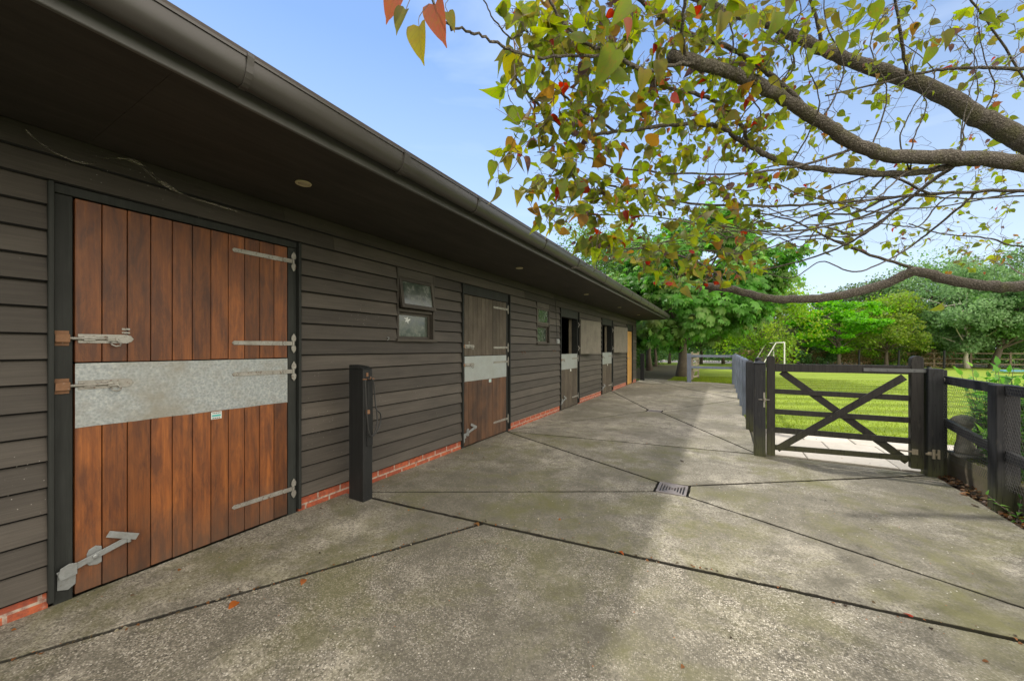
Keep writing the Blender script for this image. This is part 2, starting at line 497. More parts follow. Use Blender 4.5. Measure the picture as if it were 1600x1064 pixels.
class MB:
    """collects boxes, beams, tubes and turned shapes into one mesh"""

    def __init__(s): s.v = []; s.f = []; s.t = []

    def add(s, vs, fs, tint=None):
        b = len(s.v); s.v += [tuple(p) for p in vs]; s.f += [tuple(i + b for i in f) for f in fs]
        s.t += [random.random() if tint is None else tint] * len(vs); return s

    def box(s, x0, x1, y0, y1, z0, z1, tint=None):
        return s.add([(x0, y0, z0), (x1, y0, z0), (x1, y1, z0), (x0, y1, z0), (x0, y0, z1), (x1, y0, z1), (x1, y1, z1), (x0, y1, z1)],
                     [(0, 3, 2, 1), (4, 5, 6, 7), (0, 1, 5, 4), (1, 2, 6, 5), (2, 3, 7, 6), (3, 0, 4, 7)], tint)

    def beam(s, a, b, w, h, up=(0, 0, 1), tint=None):
        a, b = Vector(a), Vector(b); d = (b - a).normalized(); u = Vector(up)
        r = d.cross(u).normalized(); u = r.cross(d).normalized()
        vs = [p + r * sx * w / 2 + u * sz * h / 2 for p in (a, b) for sx, sz in ((-1, -1), (1, -1), (1, 1), (-1, 1))]
        return s.add(vs, [(0, 1, 2, 3), (7, 6, 5, 4), (0, 4, 5, 1), (1, 5, 6, 2), (2, 6, 7, 3), (3, 7, 4, 0)], tint)

    def tube(s, pts, rad, seg=8, caps=True, tint=None):
        pts = [Vector(p) for p in pts]; n = len(pts)
        if not hasattr(rad, '__len__'): rad = [rad] * n
        t0 = (pts[1] - pts[0]).normalized()
        ref = Vector((0, 0, 1)) if abs(t0.z) < .9 else Vector((1, 0, 0))
        r = t0.cross(ref).normalized(); vs = []; fs = []
        for i, p in enumerate(pts):
            t = (pts[min(i + 1, n - 1)] - pts[max(i - 1, 0)])
            if t.length < 1e-9: t = t0
            t.normalize(); r = (r - t * r.dot(t))
            if r.length < 1e-6: r = t.orthogonal()
            r.normalize(); q = t.cross(r)
            for k in range(seg):
                a = 2 * math.pi * k / seg
                vs.append(p + (r * math.cos(a) + q * math.sin(a)) * rad[i])
        for i in range(n - 1):
            for k in range(seg):
                k2 = (k + 1) % seg
                fs.append((i * seg + k, i * seg + k2, (i + 1) * seg + k2, (i + 1) * seg + k))
        if caps: fs += [tuple(range(seg - 1, -1, -1)), tuple(range((n - 1) * seg, n * seg))]
        return s.add(vs, fs, tint)

    def lathe(s, prof, c, seg=20, sx=1, sy=1, tint=None):
        vs = []; fs = []
        for (r, z) in prof:
            for k in range(seg):
                a = 2 * math.pi * k / seg; vs.append((c[0] + r * math.cos(a) * sx, c[1] + r * math.sin(a) * sy, c[2] + z))
        for i in range(len(prof) - 1):
            for k in range(seg):
                k2 = (k + 1) % seg; fs.append((i * seg + k, i * seg + k2, (i + 1) * seg + k2, (i + 1) * seg + k))
        fs += [tuple(range(seg - 1, -1, -1)), tuple(range((len(prof) - 1) * seg, len(prof) * seg))]
        return s.add(vs, fs, tint)

    def prism(s, poly, axis, a0, a1, tint=None):
        """poly = 2D outline; axis names the extrusion axis"""
        def p3(p, a): return {'X': (a, p[0], p[1]), 'Y': (p[0], a, p[1]), 'Z': (p[0], p[1], a)}[axis]
        n = len(poly); vs = [p3(p, a0) for p in poly] + [p3(p, a1) for p in poly]
        fs = [tuple(range(n - 1, -1, -1)), tuple(range(n, 2 * n))] + [(i, (i + 1) % n, n + (i + 1) % n, n + i) for i in range(n)]
        return s.add(vs, fs, tint)

    def build(s, name, m, parent=None, bevel=0, smooth=False, label=None, seg=1):
        me = bpy.data.meshes.new(name); me.from_pydata(s.v, [], s.f); me.validate()
        import bmesh
        bm = bmesh.new(); bm.from_mesh(me); bmesh.ops.recalc_face_normals(bm, faces=bm.faces); bm.to_mesh(me); bm.free()
        if len(s.t) == len(me.vertices):
            at = me.attributes.new('tint', 'FLOAT', 'POINT'); at.data.foreach_set('value', np.array(s.t, dtype=np.float32))
        me.materials.append(m)
        if smooth: me.polygons.foreach_set('use_smooth', [True] * len(me.polygons))
        o = bpy.data.objects.new(name, me); COL.objects.link(o)
        if parent:
            o.parent = parent
            # geometry is written in world coordinates: undo the chain of parent offsets
            off = Vector((0, 0, 0)); p = parent
            while p: off += p.location; p = p.parent
            o.location = -off
        if bevel:
            b = o.modifiers.new('edge', 'BEVEL'); b.width = bevel; b.segments = seg; b.limit_method = 'ANGLE'; b.angle_limit = math.radians(40)
        if label: o['label'] = label
        return o


def arr_mesh(name, V, F, m, parent=None, cols=None, uv=None, smooth=False):
    """fast mesh from numpy arrays, F is (n,k)"""
    me = bpy.data.meshes.new(name); nv, (nf, k) = len(V), F.shape
    me.vertices.add(nv); me.vertices.foreach_set('co', V.astype(np.float32).ravel())
    me.loops.add(nf * k); me.loops.foreach_set('vertex_index', F.astype(np.int32).ravel())
    me.polygons.add(nf); me.polygons.foreach_set('loop_start', (np.arange(nf) * k).astype(np.int32))
    me.update(calc_edges=True)
    if cols is not None:
        at = me.attributes.new('tint', 'FLOAT_COLOR', 'POINT')
        at.data.foreach_set('color', np.concatenate([cols, np.ones((nv, 1))], 1).astype(np.float32).ravel())
    if uv is not None:
        u = me.uv_layers.new(name='leaf'); u.data.foreach_set('uv', uv[F.ravel()].astype(np.float32).ravel())
    if smooth: me.polygons.foreach_set('use_smooth', [True] * nf)
    me.materials.append(m)
    o = bpy.data.objects.new(name, me); COL.objects.link(o)
    if parent:
        o.parent = parent; off = Vector((0, 0, 0)); p = parent
        while p: off += p.location; p = p.parent
        o.location = -off
    return o


def unit(a): return a / np.maximum(np.linalg.norm(a, axis=1, keepdims=True), 1e-9)


def scatter(tv, tf, pos, dirs, nrm, size, cols, tuv=None):
    """place a template leaf (x across, y along, z up) at every pos"""
    n = len(pos); d = unit(dirs); b = unit(np.cross(d, nrm)); nn = np.cross(b, d)
    V = pos[:, None] + size[:, None, None] * (tv[None, :, 0:1] * b[:, None] + tv[None, :, 1:2] * d[:, None] + tv[None, :, 2:3] * nn[:, None])
    k = len(tv); F = tf[None] + (np.arange(n) * k)[:, None, None]
    C = np.repeat(cols, k, axis=0)
    UV = np.tile(tuv, (n, 1)) if tuv is not None else None
    return V.reshape(-1, 3), F.reshape(-1, tf.shape[1]), C, UV


# ------------------------------------------------------------------ ground, yard, lawn, paths
def sheet(name, pts, z, m, kind='structure'):
    mb = MB(); mb.add([(x, y, z) for x, y in pts], [tuple(range(len(pts)))], .5)
    o = mb.build(name, m); o['kind'] = kind; return o


sheet('ground', [(-300, -200), (300, -200), (300, 400), (-300, 400)], -.06, M['rough'])
sheet('yard_bed', [(-3.6, -6), (2.3, -6), (2.3, 6), (.5, 6), (.5, 17.2), (-3.9, 19.2)], -.036, M['joint'])
sheet('lawn', [(.43, 8.0), (60, 8.0), (60, 40.2), (-14, 40.2), (-14, 17.9), (.43, 17.3)], -.03, M['lawn'])
sheet('track', [(-5.2, 18.6), (-2.0, 17.5), (-1.9, 23), (-2.6, 34), (-5.5, 34), (-5.4, 23)], -.022, M['soil'])
sheet('road', [(-60, 40.8), (80, 40.8), (80, 49), (-60, 49)], -.03, M['gravelroad'])
sheet('bed_soil', [(2.30, -6), (9, -6), (9, 5.6), (2.30, 5.6)], .16, M['litter'])

slabs = [
    ([(-3.2, 2.38), (-3.2, -.4), (-1.67, 2.5)], 'conc'),
    ([(-3.2, -6), (2.04, -6), (2.04, 2.83), (-1.67, 2.5), (-3.2, -.4)], 'conc_coarse'),
    ([(-3.2, 2.38), (-1.67, 2.5), (2.04, 2.83), (-.30, 3.90), (-.585, 3.88)], 'conc'),
    ([(2.04, 2.83), (2.04, 5.90), (-.30, 4.21), (-.30, 3.90)], 'conc'),
    ([(2.04, 5.90), (.40, 5.90), (-3.2, 5.46), (-.585, 4.17), (-.30, 4.21)], 'conc'),
    ([(-3.2, 5.46), (-3.2, 2.38), (-.585, 3.88), (-.585, 4.17)], 'conc'),
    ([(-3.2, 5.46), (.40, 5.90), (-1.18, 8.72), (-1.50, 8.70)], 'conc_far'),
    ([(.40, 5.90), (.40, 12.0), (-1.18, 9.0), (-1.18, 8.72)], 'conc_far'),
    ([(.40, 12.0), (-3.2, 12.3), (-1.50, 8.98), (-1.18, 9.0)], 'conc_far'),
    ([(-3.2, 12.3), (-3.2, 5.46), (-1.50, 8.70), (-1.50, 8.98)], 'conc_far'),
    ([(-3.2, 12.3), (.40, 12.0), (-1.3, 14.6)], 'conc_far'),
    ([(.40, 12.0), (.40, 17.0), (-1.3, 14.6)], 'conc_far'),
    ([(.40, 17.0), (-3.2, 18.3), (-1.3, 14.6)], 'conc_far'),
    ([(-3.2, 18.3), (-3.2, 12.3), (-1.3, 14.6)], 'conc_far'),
]


def slab_mesh(mb, poly, gap):
    c = Vector((sum(p[0] for p in poly) / len(poly), sum(p[1] for p in poly) / len(poly)))
    n = len(poly); area = sum(poly[i][0] * poly[(i + 1) % n][1] - poly[(i + 1) % n][0] * poly[i][1] for i in range(n))
    if area < 0: poly = poly[::-1]
    # inset every edge then intersect
    lines = []
    for i in range(n):
        a, b = Vector(poly[i]), Vector(poly[(i + 1) % n]); d = (b - a).normalized(); nr = Vector((-d.y, d.x))
        lines.append((a + nr * gap, d))
    pts = []
    for i in range(n):
        (p, d), (q, e) = lines[i - 1], lines[i]
        den = d.x * e.y - d.y * e.x
        if abs(den) < 1e-4: pts.append(q); continue
        t = ((q - p).x * e.y - (q - p).y * e.x) / den; pts.append(p + d * t)
    out = []
    for i in range(n):
        a, b = pts[i], pts[(i + 1) % n]; L = (b - a).length; k = max(1, int(L / .045)); nr = Vector((-(b - a).y, (b - a).x)).normalized()
        ph = random.random() * 9
        for j in range(k):
            s_ = j / k; w = (math.sin(s_ * L * 5 + ph) * .0018 + random.gauss(0, .0016) + (random.random() < .05) * random.random() * .010) if 0 < j else 0
            out.append(a.lerp(b, s_) + nr * w)
    m_ = len(out); cc = sum(out, Vector((0, 0))) / m_
    dz = random.uniform(-.002, .002)
    inn = [cc + (p - cc) * (1 - .003 / max((p - cc).length, .05)) for p in out]
    vs = [(p.x, p.y, dz) for p in inn] + [(p.x, p.y, dz - .004) for p in out] + [(p.x, p.y, -.05) for p in out]
    fs = [tuple(range(m_))] + [(i, m_ + i, m_ + (i + 1) % m_, (i + 1) % m_) for i in range(m_)] + [(m_ + i, 2 * m_ + i, 2 * m_ + (i + 1) % m_, m_ + (i + 1) % m_) for i in range(m_)]
    mb.add(vs, fs, .5); mb.t[-2 * m_:] = [-3.6] * (2 * m_)


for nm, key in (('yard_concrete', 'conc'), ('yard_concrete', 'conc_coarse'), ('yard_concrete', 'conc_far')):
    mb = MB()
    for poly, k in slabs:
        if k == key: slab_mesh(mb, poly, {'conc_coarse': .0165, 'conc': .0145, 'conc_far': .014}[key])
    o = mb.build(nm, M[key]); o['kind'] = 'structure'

# pale paving behind the gate
mb = MB(); y = 6.02
rows = [.62, .58, .66]
for r_i, hgt in enumerate(rows):
    x = .44 - random.uniform(0, .1) if r_i == 0 else .44
    off = [0, .35, .15][r_i]; x = .44
    first = True
    while x < 7.5:
        w_ = random.choice([.62, .86, .9, .6]) if not first else .5 + off; first = False
        mb.box(x + .008, x + w_ - .008, y + .008, y + hgt - .008, -.05, -.004 + random.uniform(-.003, .003)); x += w_
    y += hgt
o = mb.build('paving', M['paving'], bevel=.006); o['kind'] = 'structure'
sheet('paving_bed', [(.42, 5.95), (7.6, 5.95), (7.6, 7.93), (.42, 7.93)], -.024, M['soil'])


def moss_joints():
    pts = []
    segs = [((-3.15, 2.39), (-.6, 3.885)), ((-3.1, 2.385), (2.0, 2.82)), ((-.28, 3.9), (2.0, 2.85)), ((-.28, 4.21), (1.95, 5.84)), ((-.6, 4.18), (-3.1, 5.41)),
            ((-3.1, 5.47), (.38, 5.9)), ((-1.67, 2.5), (-3.15, -.3)), ((.4, 5.95), (-1.1, 8.7))]
    for a, b in segs:
        L = math.hypot(b[0] - a[0], b[1] - a[1]); n = int(L * 110)
        t = RNG.random(n); dens = (np.sin(t * L * 3.1 + a[0] * 7) + np.sin(t * L * 7.7 + a[1] * 3) > -.1) | (RNG.random(n) < .25)
        t = t[dens]; q = np.stack([a[0] + (b[0] - a[0]) * t, a[1] + (b[1] - a[1]) * t, np.full(len(t), -.030)], 1)
        q[:, :2] += RNG.normal(0, .006, (len(t), 2)); pts.append(q)
    pos = np.concatenate(pts); n = len(pos)
    tv = np.array([(-.5, 0, 0), (.5, 0, 0), (.0, 1, 0.2)]); tf = np.array([(0, 1, 2)])
    d = RNG.normal(0, .6, (n, 3)); d[:, 2] = np.abs(d[:, 2]) + .5
    cols = np.array([(.10, .12, .025)]) * RNG.uniform(.5, 1.5, (n, 1))
    V, F, C, _ = scatter(tv, tf, pos, d, RNG.normal(0, 1, (n, 3)), RNG.uniform(.007, .016, n), cols)
    o = arr_mesh('moss', V, F, M['leaf'], None, C); tagp(o, 'tufts of green moss growing in the concrete joints', 'moss', kind='stuff')


moss_joints()

# grass blades of the nearer lawn
def blades(name, n, x0, x1, y0, y1, h, lab, zz=-.03):
    pos = np.stack([RNG.uniform(x0, x1, n), y0 + (y1 - y0) * RNG.random(n) ** 1.5, np.full(n, zz)], 1)
    tv = np.array([(-.10, 0, 0), (.10, 0, 0), (.0, 1, 0.25)]); tf = np.array([(0, 1, 2)])
    d = RNG.normal(0, .45, (n, 3)); d[:, 2] = 1
    cols = np.array([(.16, .23, .025)]) * RNG.uniform(.6, 1.4, (n, 1)) + RNG.uniform(0, .04, (n, 1)) * np.array([(1, .5, 0)])
    V, F, C, _ = scatter(tv, tf, pos, d, RNG.normal(0, 1, (n, 3)), RNG.uniform(.5, 1.2, n) * h, cols)
    o = arr_mesh(name, V, F, M['leaf'], None, C); tagp(o, lab, 'grass', kind='stuff'); return o


blades('lawn_grass', 70000, .43, 12, 8.0, 22, .045, 'short bright green mown grass of the lawn')
blades('verge_grass', 9000, .42, .62, 7.95, 17.3, .10, 'longer yellow green grass along the foot of the left fence')
blades('track_edge_grass', 12000, -2.1, .5, 17.35, 21, .07, 'green grass where the concrete yard ends below the far rails')

# ------------------------------------------------------------------ stable building
WX = -3.185
B = empty('stable_block', (-3.2, 6.5, 0), 'long low black weatherboarded stable block with brick plinth and overhanging eaves', 'building')
Y0, Y1 = -4.0, 16.2
EX = .138
BT = 2.303
SOF = 2.575
openings = [(.53, 1.905, 0, 2.303), (3.0, 3.62, 1.475, 2.303), (4.19, 5.52, 0, 2.303), (6.58, 7.21, 1.475, 2.303), (7.79, 9.03, 0, 2.303), (11.05, 12.33, 0, 2.303), (14.38, 15.42, 0, 2.303)]


def spans(z0, z1):
    y = Y0; out = []
    for a, b, c, d in openings:
        if z0 + .01 < d and z1 - .02 > c: out.append((y, a)); y = b
    out.append((y, Y1)); return out


def plinth_rise(y): return 0 if y < 1.5 else (.020 if y < 4 else (.030 if y < 7 else .045))


mb = MB()
k = 0; zb = BT - EX * 16 + .0
zbs = [BT - EX * i for i in range(16, -1, -1)] + [BT + EX]
for zb in zbs:
    if zb < .08: continue
    zt = min(zb + EX, SOF + .0); zb0 = zb
    for a, b in spans(zb, zb + EX):
        zb = zb0 + (plinth_rise(a) if zb0 < .15 else 0)
        # split long runs into board lengths
        cuts = [a]; y = a
        while b - y > 3.9: y += random.uniform(2.4, 3.9); cuts.append(y)
        if cuts[-1] > b - .3: cuts[-1] = b
        else: cuts.append(b)
        for p, q in zip(cuts[:-1], cuts[1:]):
            if q - p < .02: continue
            tn_ = random.random(); tt_ = []; p2, q2 = p + .001, q - .001; n = max(2, int((q2 - p2) / .22)); vs = []; fs = []
            dz0 = random.gauss(0, .0015); dx0 = random.gauss(0, .001); ph = random.random() * 7
            for i in range(n + 1):
                t = i / n; y = p2 + (q2 - p2) * t; e = math.sin(y * 2.1 + ph) * .0018 + random.gauss(0, .0007); wob = dz0 + math.sin(y * 1.3 + ph) * .0016
                xo = WX + .030 + dx0 + e
                vs += [(xo, y, zb + wob + .009), (xo - .006, y, zb + wob), (xo - .016, y, zb + wob), (xo, y, zb + wob + .009), (WX + .004, y, zt + .018 if zt < SOF - .02 else SOF - .002), (WX - .010, y, zt + .018 if zt < SOF - .02 else SOF - .002), (xo - .016, y, zb + wob)]; tt_ += [-1.3, -1.3, -1.3, tn_, tn_, tn_, tn_]  # chamfer tinted dark to stand in for the shade under each lap
            for i in range(n):
                o_ = 7 * i
                for j, k_ in ((0, 1), (1, 2), (3, 4), (4, 5), (5, 6)): fs.append((o_ + j, o_ + k_, o_ + 7 + k_, o_ + 7 + j))
            fs += [(3, 4, 5, 6), (7 * n + 6, 7 * n + 5, 7 * n + 4, 7 * n + 3)]
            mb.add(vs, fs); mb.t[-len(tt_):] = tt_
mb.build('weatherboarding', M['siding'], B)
# structural wall behind the boards
mb = MB()
ys = Y0
for a, b, c, d in openings:
    mb.box(-3.33, WX - .012, ys, a, .0, SOF + .02, .5)
    mb.box(-3.33, WX - .012, a, b, d, SOF + .02, .5)
    if c > 0: mb.box(-3.33, WX - .012, a, b, 0, c, .5)
    ys = b
mb.box(-3.33, WX - .012, ys, Y1, 0, SOF + .02, .5)
mb.box(-8.0, -7.85, Y0, Y1, 0, SOF + .02, .5)
mb.box(-7.85, -3.33, Y1 - .12, Y1, 0, SOF + .02, .5); mb.box(-7.85, -3.33, Y0, Y0 + .12, 0, SOF + .02, .5)
for yy in (2.6, 6.2, 10.2, 13.6): mb.box(-7.85, -3.33, yy, yy + .1, 0, SOF + .02, .5)
mb.box(-7.85, -3.33, Y0 + .12, Y1 - .12, SOF - .03, SOF + .0, .5)
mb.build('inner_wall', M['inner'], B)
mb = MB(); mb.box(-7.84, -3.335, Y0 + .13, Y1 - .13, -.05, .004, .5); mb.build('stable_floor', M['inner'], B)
# brick plinth
for a, b in spans(.02, .06):
    mb = MB(); mb.box(-3.30, WX + .006, a, b, -.06, .105 + plinth_rise(a), .5); mb.build('brick_plinth', M['brick'], B)
# end gable
mb = MB()
for i in range(18):
    z = .1 + i * EX
    if z < SOF: mb.add([(-8.0, Y1 + .024, z), (WX + .01, Y1 + .024, z), (WX + .01, Y1 + .004, z + EX + .015), (-8.0, Y1 + .004, z + EX + .015), (-8, Y1, z), (WX + .01, Y1, z)], [(0, 1, 2, 3), (0, 4, 5, 1)])
mb.prism([(-8.3, SOF), (-2.05, SOF), (-5.2, 3.95)], 'Y', Y1 - .02, Y1 + .015)
mb.build('gable_boarding', M['siding'], B)
# soffit, fascia, roof
EY0, EY1 = Y0 - .2, 16.35
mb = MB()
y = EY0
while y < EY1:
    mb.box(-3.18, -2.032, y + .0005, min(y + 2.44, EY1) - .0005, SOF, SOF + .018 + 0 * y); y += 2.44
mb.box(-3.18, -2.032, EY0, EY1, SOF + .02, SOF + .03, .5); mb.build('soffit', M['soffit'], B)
mb = MB(); mb.box(-2.030, -2.008, EY0, EY1, SOF - .008, SOF + .185, .5)
mb.box(-8.2, -2.030, EY1 + .002, EY1 + .024, SOF - .01, SOF + .03, .5); mb.build('fascia', M['fascia'], B, bevel=.003)
mb = MB(); rp = math.tan(math.radians(24))
nrow = 11
for side in (1, -1):
    for i in range(nrow):
        xa = -5.1 + side * (3.16 - i * .29); xb = xa - side * .33
        if side * (xb + 5.1) < 0: xb = -5.1
        za = SOF + .195 + i * .29 * rp; zc = za + abs(xb - xa) * rp
        mb.add([(xa, EY0, za + .022), (xa, EY1 + .06, za + .022), (xb, EY1 + .06, zc + .006), (xb, EY0, zc + .006), (xa, EY0, za - .004), (xa, EY1 + .06, za - .004)], [(0, 1, 2, 3), (0, 4, 5, 1)])
mb.build('roof', M['roof'], B)
# gutter: open trough
GX, GZ = -1.943, 2.725
def gut_profile(r, h, n=12, dx=0):
    return [(GX + dx + r * math.cos(math.pi * i / n), GZ - h * math.sin(math.pi * i / n) ** .85) for i in range(n + 1)]
mb = MB()
outer, inner_ = gut_profile(.062, .118), gut_profile(.059, .114)
lip = [(GX + .062, GZ + .006), (GX + .069, GZ + .004), (GX + .069, GZ - .008), (GX + .0625, GZ - .008)]
prof = [lip[1], lip[2], lip[3]] + outer[1:] + [(GX - .062, GZ + .02), (GX - .059, GZ + .02)] + inner_[::-1][0:-1] + [lip[0]]
n = len(prof); steps = [EY0 - .05] + [x * 1.0 for x in range(-3, 17)] + [EY1 + .05]
vs = [(p[0], y, p[1]) for y in steps for p in prof]; fs = []
for i in range(len(steps) - 1):
    for j in range(n): fs.append((i * n + j, i * n + (j + 1) % n, (i + 1) * n + (j + 1) % n, (i + 1) * n + j))
mb.add(vs, fs, .5); GUT = mb.build('gutter', M['gutter'], B, smooth=True)
e_ = GUT.modifiers.new('es', 'EDGE_SPLIT'); e_.split_angle = math.radians(35)
def bracket(y, w=.03, g=.006):
    m_ = MB(); o1 = gut_profile(.062 + g, .118 + g); o2 = gut_profile(.0625, .1185)
    pr = [(GX + .072, GZ + .012), (GX + .076, GZ - .004)] + o1[1:-1] + [(GX - .062, GZ - .01)] + o2[::-1][1:-1] + [(GX + .070, GZ - .006), (GX + .060, GZ + .012)]
    nn = len(pr); vs = [(p[0], yy, p[1]) for yy in (y - w / 2, y + w / 2) for p in pr]
    fs = [(j, (j + 1) % nn, nn + (j + 1) % nn, nn + j) for j in range(nn)]
    q = len(o1) - 1
    # side walls as strips between outer and inner outline
    for s_ in (0, nn):
        oi = list(range(0, 2 + len(o1) - 2 + 1)); ii = list(range(nn - 1, len(oi) - 1, -1))
        for t in range(min(len(oi), len(ii)) - 1): fs.append((s_ + oi[t], s_ + oi[t + 1], s_ + ii[t + 1], s_ + ii[t]))
    m_.add(vs, fs, .5); return m_
for i, y in enumerate([-1.1, -.1, .9, 1.87, 2.74, 4.2, 5.4, 6.9, 8.1, 9.2, 10.3, 11.4, 12.5, 13.6, 14.7, 15.8]):
    bracket(y, .05 if i % 3 == 0 else .028, .008 if i % 3 == 0 else .006).build('gutter_bracket', M['gutter'], GUT)
# downlights
for y in (1.59, 4.83, 7.9, 10.9, 13.7):
    m_ = MB(); prof = [(.050, -.001), (.053, -.006), (.050, -.010), (.036, -.009), (.034, -.004), (.034, .0)]
    m_.lathe(prof, (-2.6, y, SOF), 28); L = m_.build('downlight', M['lightrim'], B, smooth=True)
    m_ = MB(); m_.lathe([(.0335, -.001), (.033, -.007), (.02, -.0085), (.004, -.009)], (-2.6, y, SOF), 24); m_.build('lens', M['lightlens'], L, smooth=True)

DX = -3.178      # face of the closed doors


def planks(y0, y1, z0, z1, n, x=DX, th=.026, gap=.0045):
    m_ = MB(); w = (y1 - y0) / n
    for i in range(n):
        jj = random.gauss(0, .0006)
        m_.box(x - th + jj, x + jj, y0 + i * w + gap / 2, y0 + (i + 1) * w - gap / 2, z0 + random.uniform(0, .004), z1)
    m_.box(x - th - .02, x - th + .004, y0 + .001, y1 - .001, z0 + .006, z1 - .002, .0)
    return m_


def strap_hinge(par, y0, y1, z, x, h=.036, right=True):
    """strap tapering to a pointed tip at y0, knuckle and leaf plate at y1"""
    s = 1 if y1 > y0 else -1; m_ = MB()
    out = [(y0, z), (y0 + .008 * s, z + h * .28), (y0 + .014 * s, z + h * .45), (y0 + .03 * s, z + h * .42), (y1 - .085 * s, z + h * .5), (y1 - .085 * s, z - h * .5), (y0 + .03 * s, z - h * .42), (y0 + .014 * s, z - h * .45), (y0 + .008 * s, z - h * .28)]
    m_.prism(out, 'X', x + .001, x + .006)
    m_.prism([(y1 - .088 * s, z + .004), (y1 - .078 * s, z + h * .5), (y1, z + h * .45), (y1, z - h * .45), (y1 - .078 * s, z - h * .5), (y1 - .088 * s, z - .004)], 'X', x + .0065, x + .0115)
    m_.tube([(x + .014, y1, z - h * .6), (x + .014, y1, z + h * .6)], .008, 10)
    a = y1 + .004 * s
    for q in (1, -1):
        fl = [(a - .016, z + q * h * .55), (a - .021, z + q * (h * .5 + .022)), (a - .018, z + q * (h * .5 + .04)), (a, z + q * (h * .5 + .066)), (a + .018, z + q * (h * .5 + .04)), (a + .021, z + q * (h * .5 + .022)), (a + .016, z + q * h * .55)]
        m_.prism(fl, 'X', x + .008, x + .013)
    L = abs(y1 - y0)
    for f in (.1, .37, .64, .86): m_.tube([(x + (.006 if f < .8 else .0115), y0 + s * L * f, z), (x + (.010 if f < .8 else .0155), y0 + s * L * f, z)], [.0055, .003], 8)
    return m_.build('hinge', M['hinge'], par, bevel=.0012)


def stable_bolt(par, yj, yd, z, x, L=.23, big=True):
    """bolt sliding from the door (right) into a rusty keep on the jamb (left)"""
    m_ = MB()
    h = .026
    out = [(yd, z - h), (yd + L - .03, z - h), (yd + L - .012, z - h * .75), (yd + L, z), (yd + L - .012, z + h * .75), (yd + L - .03, z + h), (yd, z + h)]
    m_.prism(out, 'X', x + .001, x + .005)
    for q in (.02, .115): m_.box(x + .005, x + .020, yd + q, yd + q + .045, z - .013, z + .013)
    m_.tube([(x + .014, yj + .01, z), (x + .014, yd + L * .62, z)], .0085, 10)
    o = m_.build('bolt', M['hinge'], par, bevel=.001)
    m_ = MB(); yy = yd + L * .55
    m_.tube([(x + .014, yy, z - .02), (x + .03, yy + .003, z - .034), (x + .036, yy + .018, z - .044), (x + .034, yy + .036, z - .040), (x + .026, yy + .042, z - .024), (x + .016, yy + .03, z - .008), (x + .014, yy + .01, z + .012)], .0045, 8)
    m_.build('bolt_handle', M['hinge'], par, smooth=True)
    m_ = MB(); m_.box(x + .001, x + .004, yj - .035, yj + .025, z - .042, z + .042); m_.box(x + .004, x + .030, yj - .030, yj + .024, z - .022, z + .022)
    m_.build('bolt_keep', M['rusty'], par, bevel=.002)
    return o


def kick_bolt(par, yj, z, x, s=1.0):
    m_ = MB()
    a = Vector((x + .016, yj - .02, z)); b = Vector((x + .022, yj + .26 * s, z + .085 * s))
    m_.beam(a, b, .006, .034, up=(0, 0, 1))
    m_.prism([(yj - .02, z - .085), (yj + .02, z - .10), (yj + .048, z - .08), (yj + .05, z + .01), (yj - .018, z - .002)], 'X', x + .001, x + .005)
    m_.prism([(yj - .02, z + .0), (yj - .012, z + .035), (yj + .02, z + .05), (yj + .05, z + .042), (yj + .05, z - .02), (yj - .012, z - .03)], 'X', x + .022, x + .027)
    c = a.lerp(b, .5)
    m_.prism([(c.y - .03, c.z + .02), (c.y - .022, c.z + .042), (c.y + .005, c.z + .055), (c.y + .03, c.z + .042), (c.y + .03, c.z - .05), (c.y + .012, c.z - .058), (c.y - .02, c.z - .05), (c.y - .03, c.z - .036)], 'X', x + .001, x + .004)
    m_.lathe([(.014, 0), (.013, .006), (.006, .009)], (0, 0, 0), 12)
    for i in range(len(m_.v) - 36, len(m_.v)): p = m_.v[i]; m_.v[i] = (c.x + .003 + p[2], c.y + p[0], c.z + p[1])
    # toe flap folded out over the end
    e = b + Vector((.0, -.06 * s, .055 * s)); f = b + Vector((.012, .035 * s, -.002))
    m_.beam(e + Vector((0, -.03 * s, .008)), f, .005, .036)
    m_.tube([b + Vector((.002, .0, -.022)), b + Vector((.002, .0, .03))], .010, 10)
    return m_.build('kick_bolt', M['kickzinc'], par, bevel=.002, seg=2)


def frame(par, y0, y1, yi0, yi1, ztop, trim=True):
    """door frame: jambs between outer y0..yi0 and yi1..y1, head above the door"""
    m_ = MB(); xf = WX + .034
    m_.box(-3.33, DX - .001, y0 + .024, yi0 - .006, -.02, ztop + .006); m_.box(-3.33, DX - .001, yi1 + .006, y1 - .024, -.02, ztop + .006)
    m_.box(-3.33, DX + .006, y0 + .024, y1 - .024, ztop + .008, BT - .001)
    m_.box(-3.2, xf + .012, y0, y0 + .022, .03, BT - .004); m_.box(-3.2, xf + .012, y1 - .022, y1, .03, BT - .004)
    return m_.build('door_frame', M['frame'], par, bevel=.003)


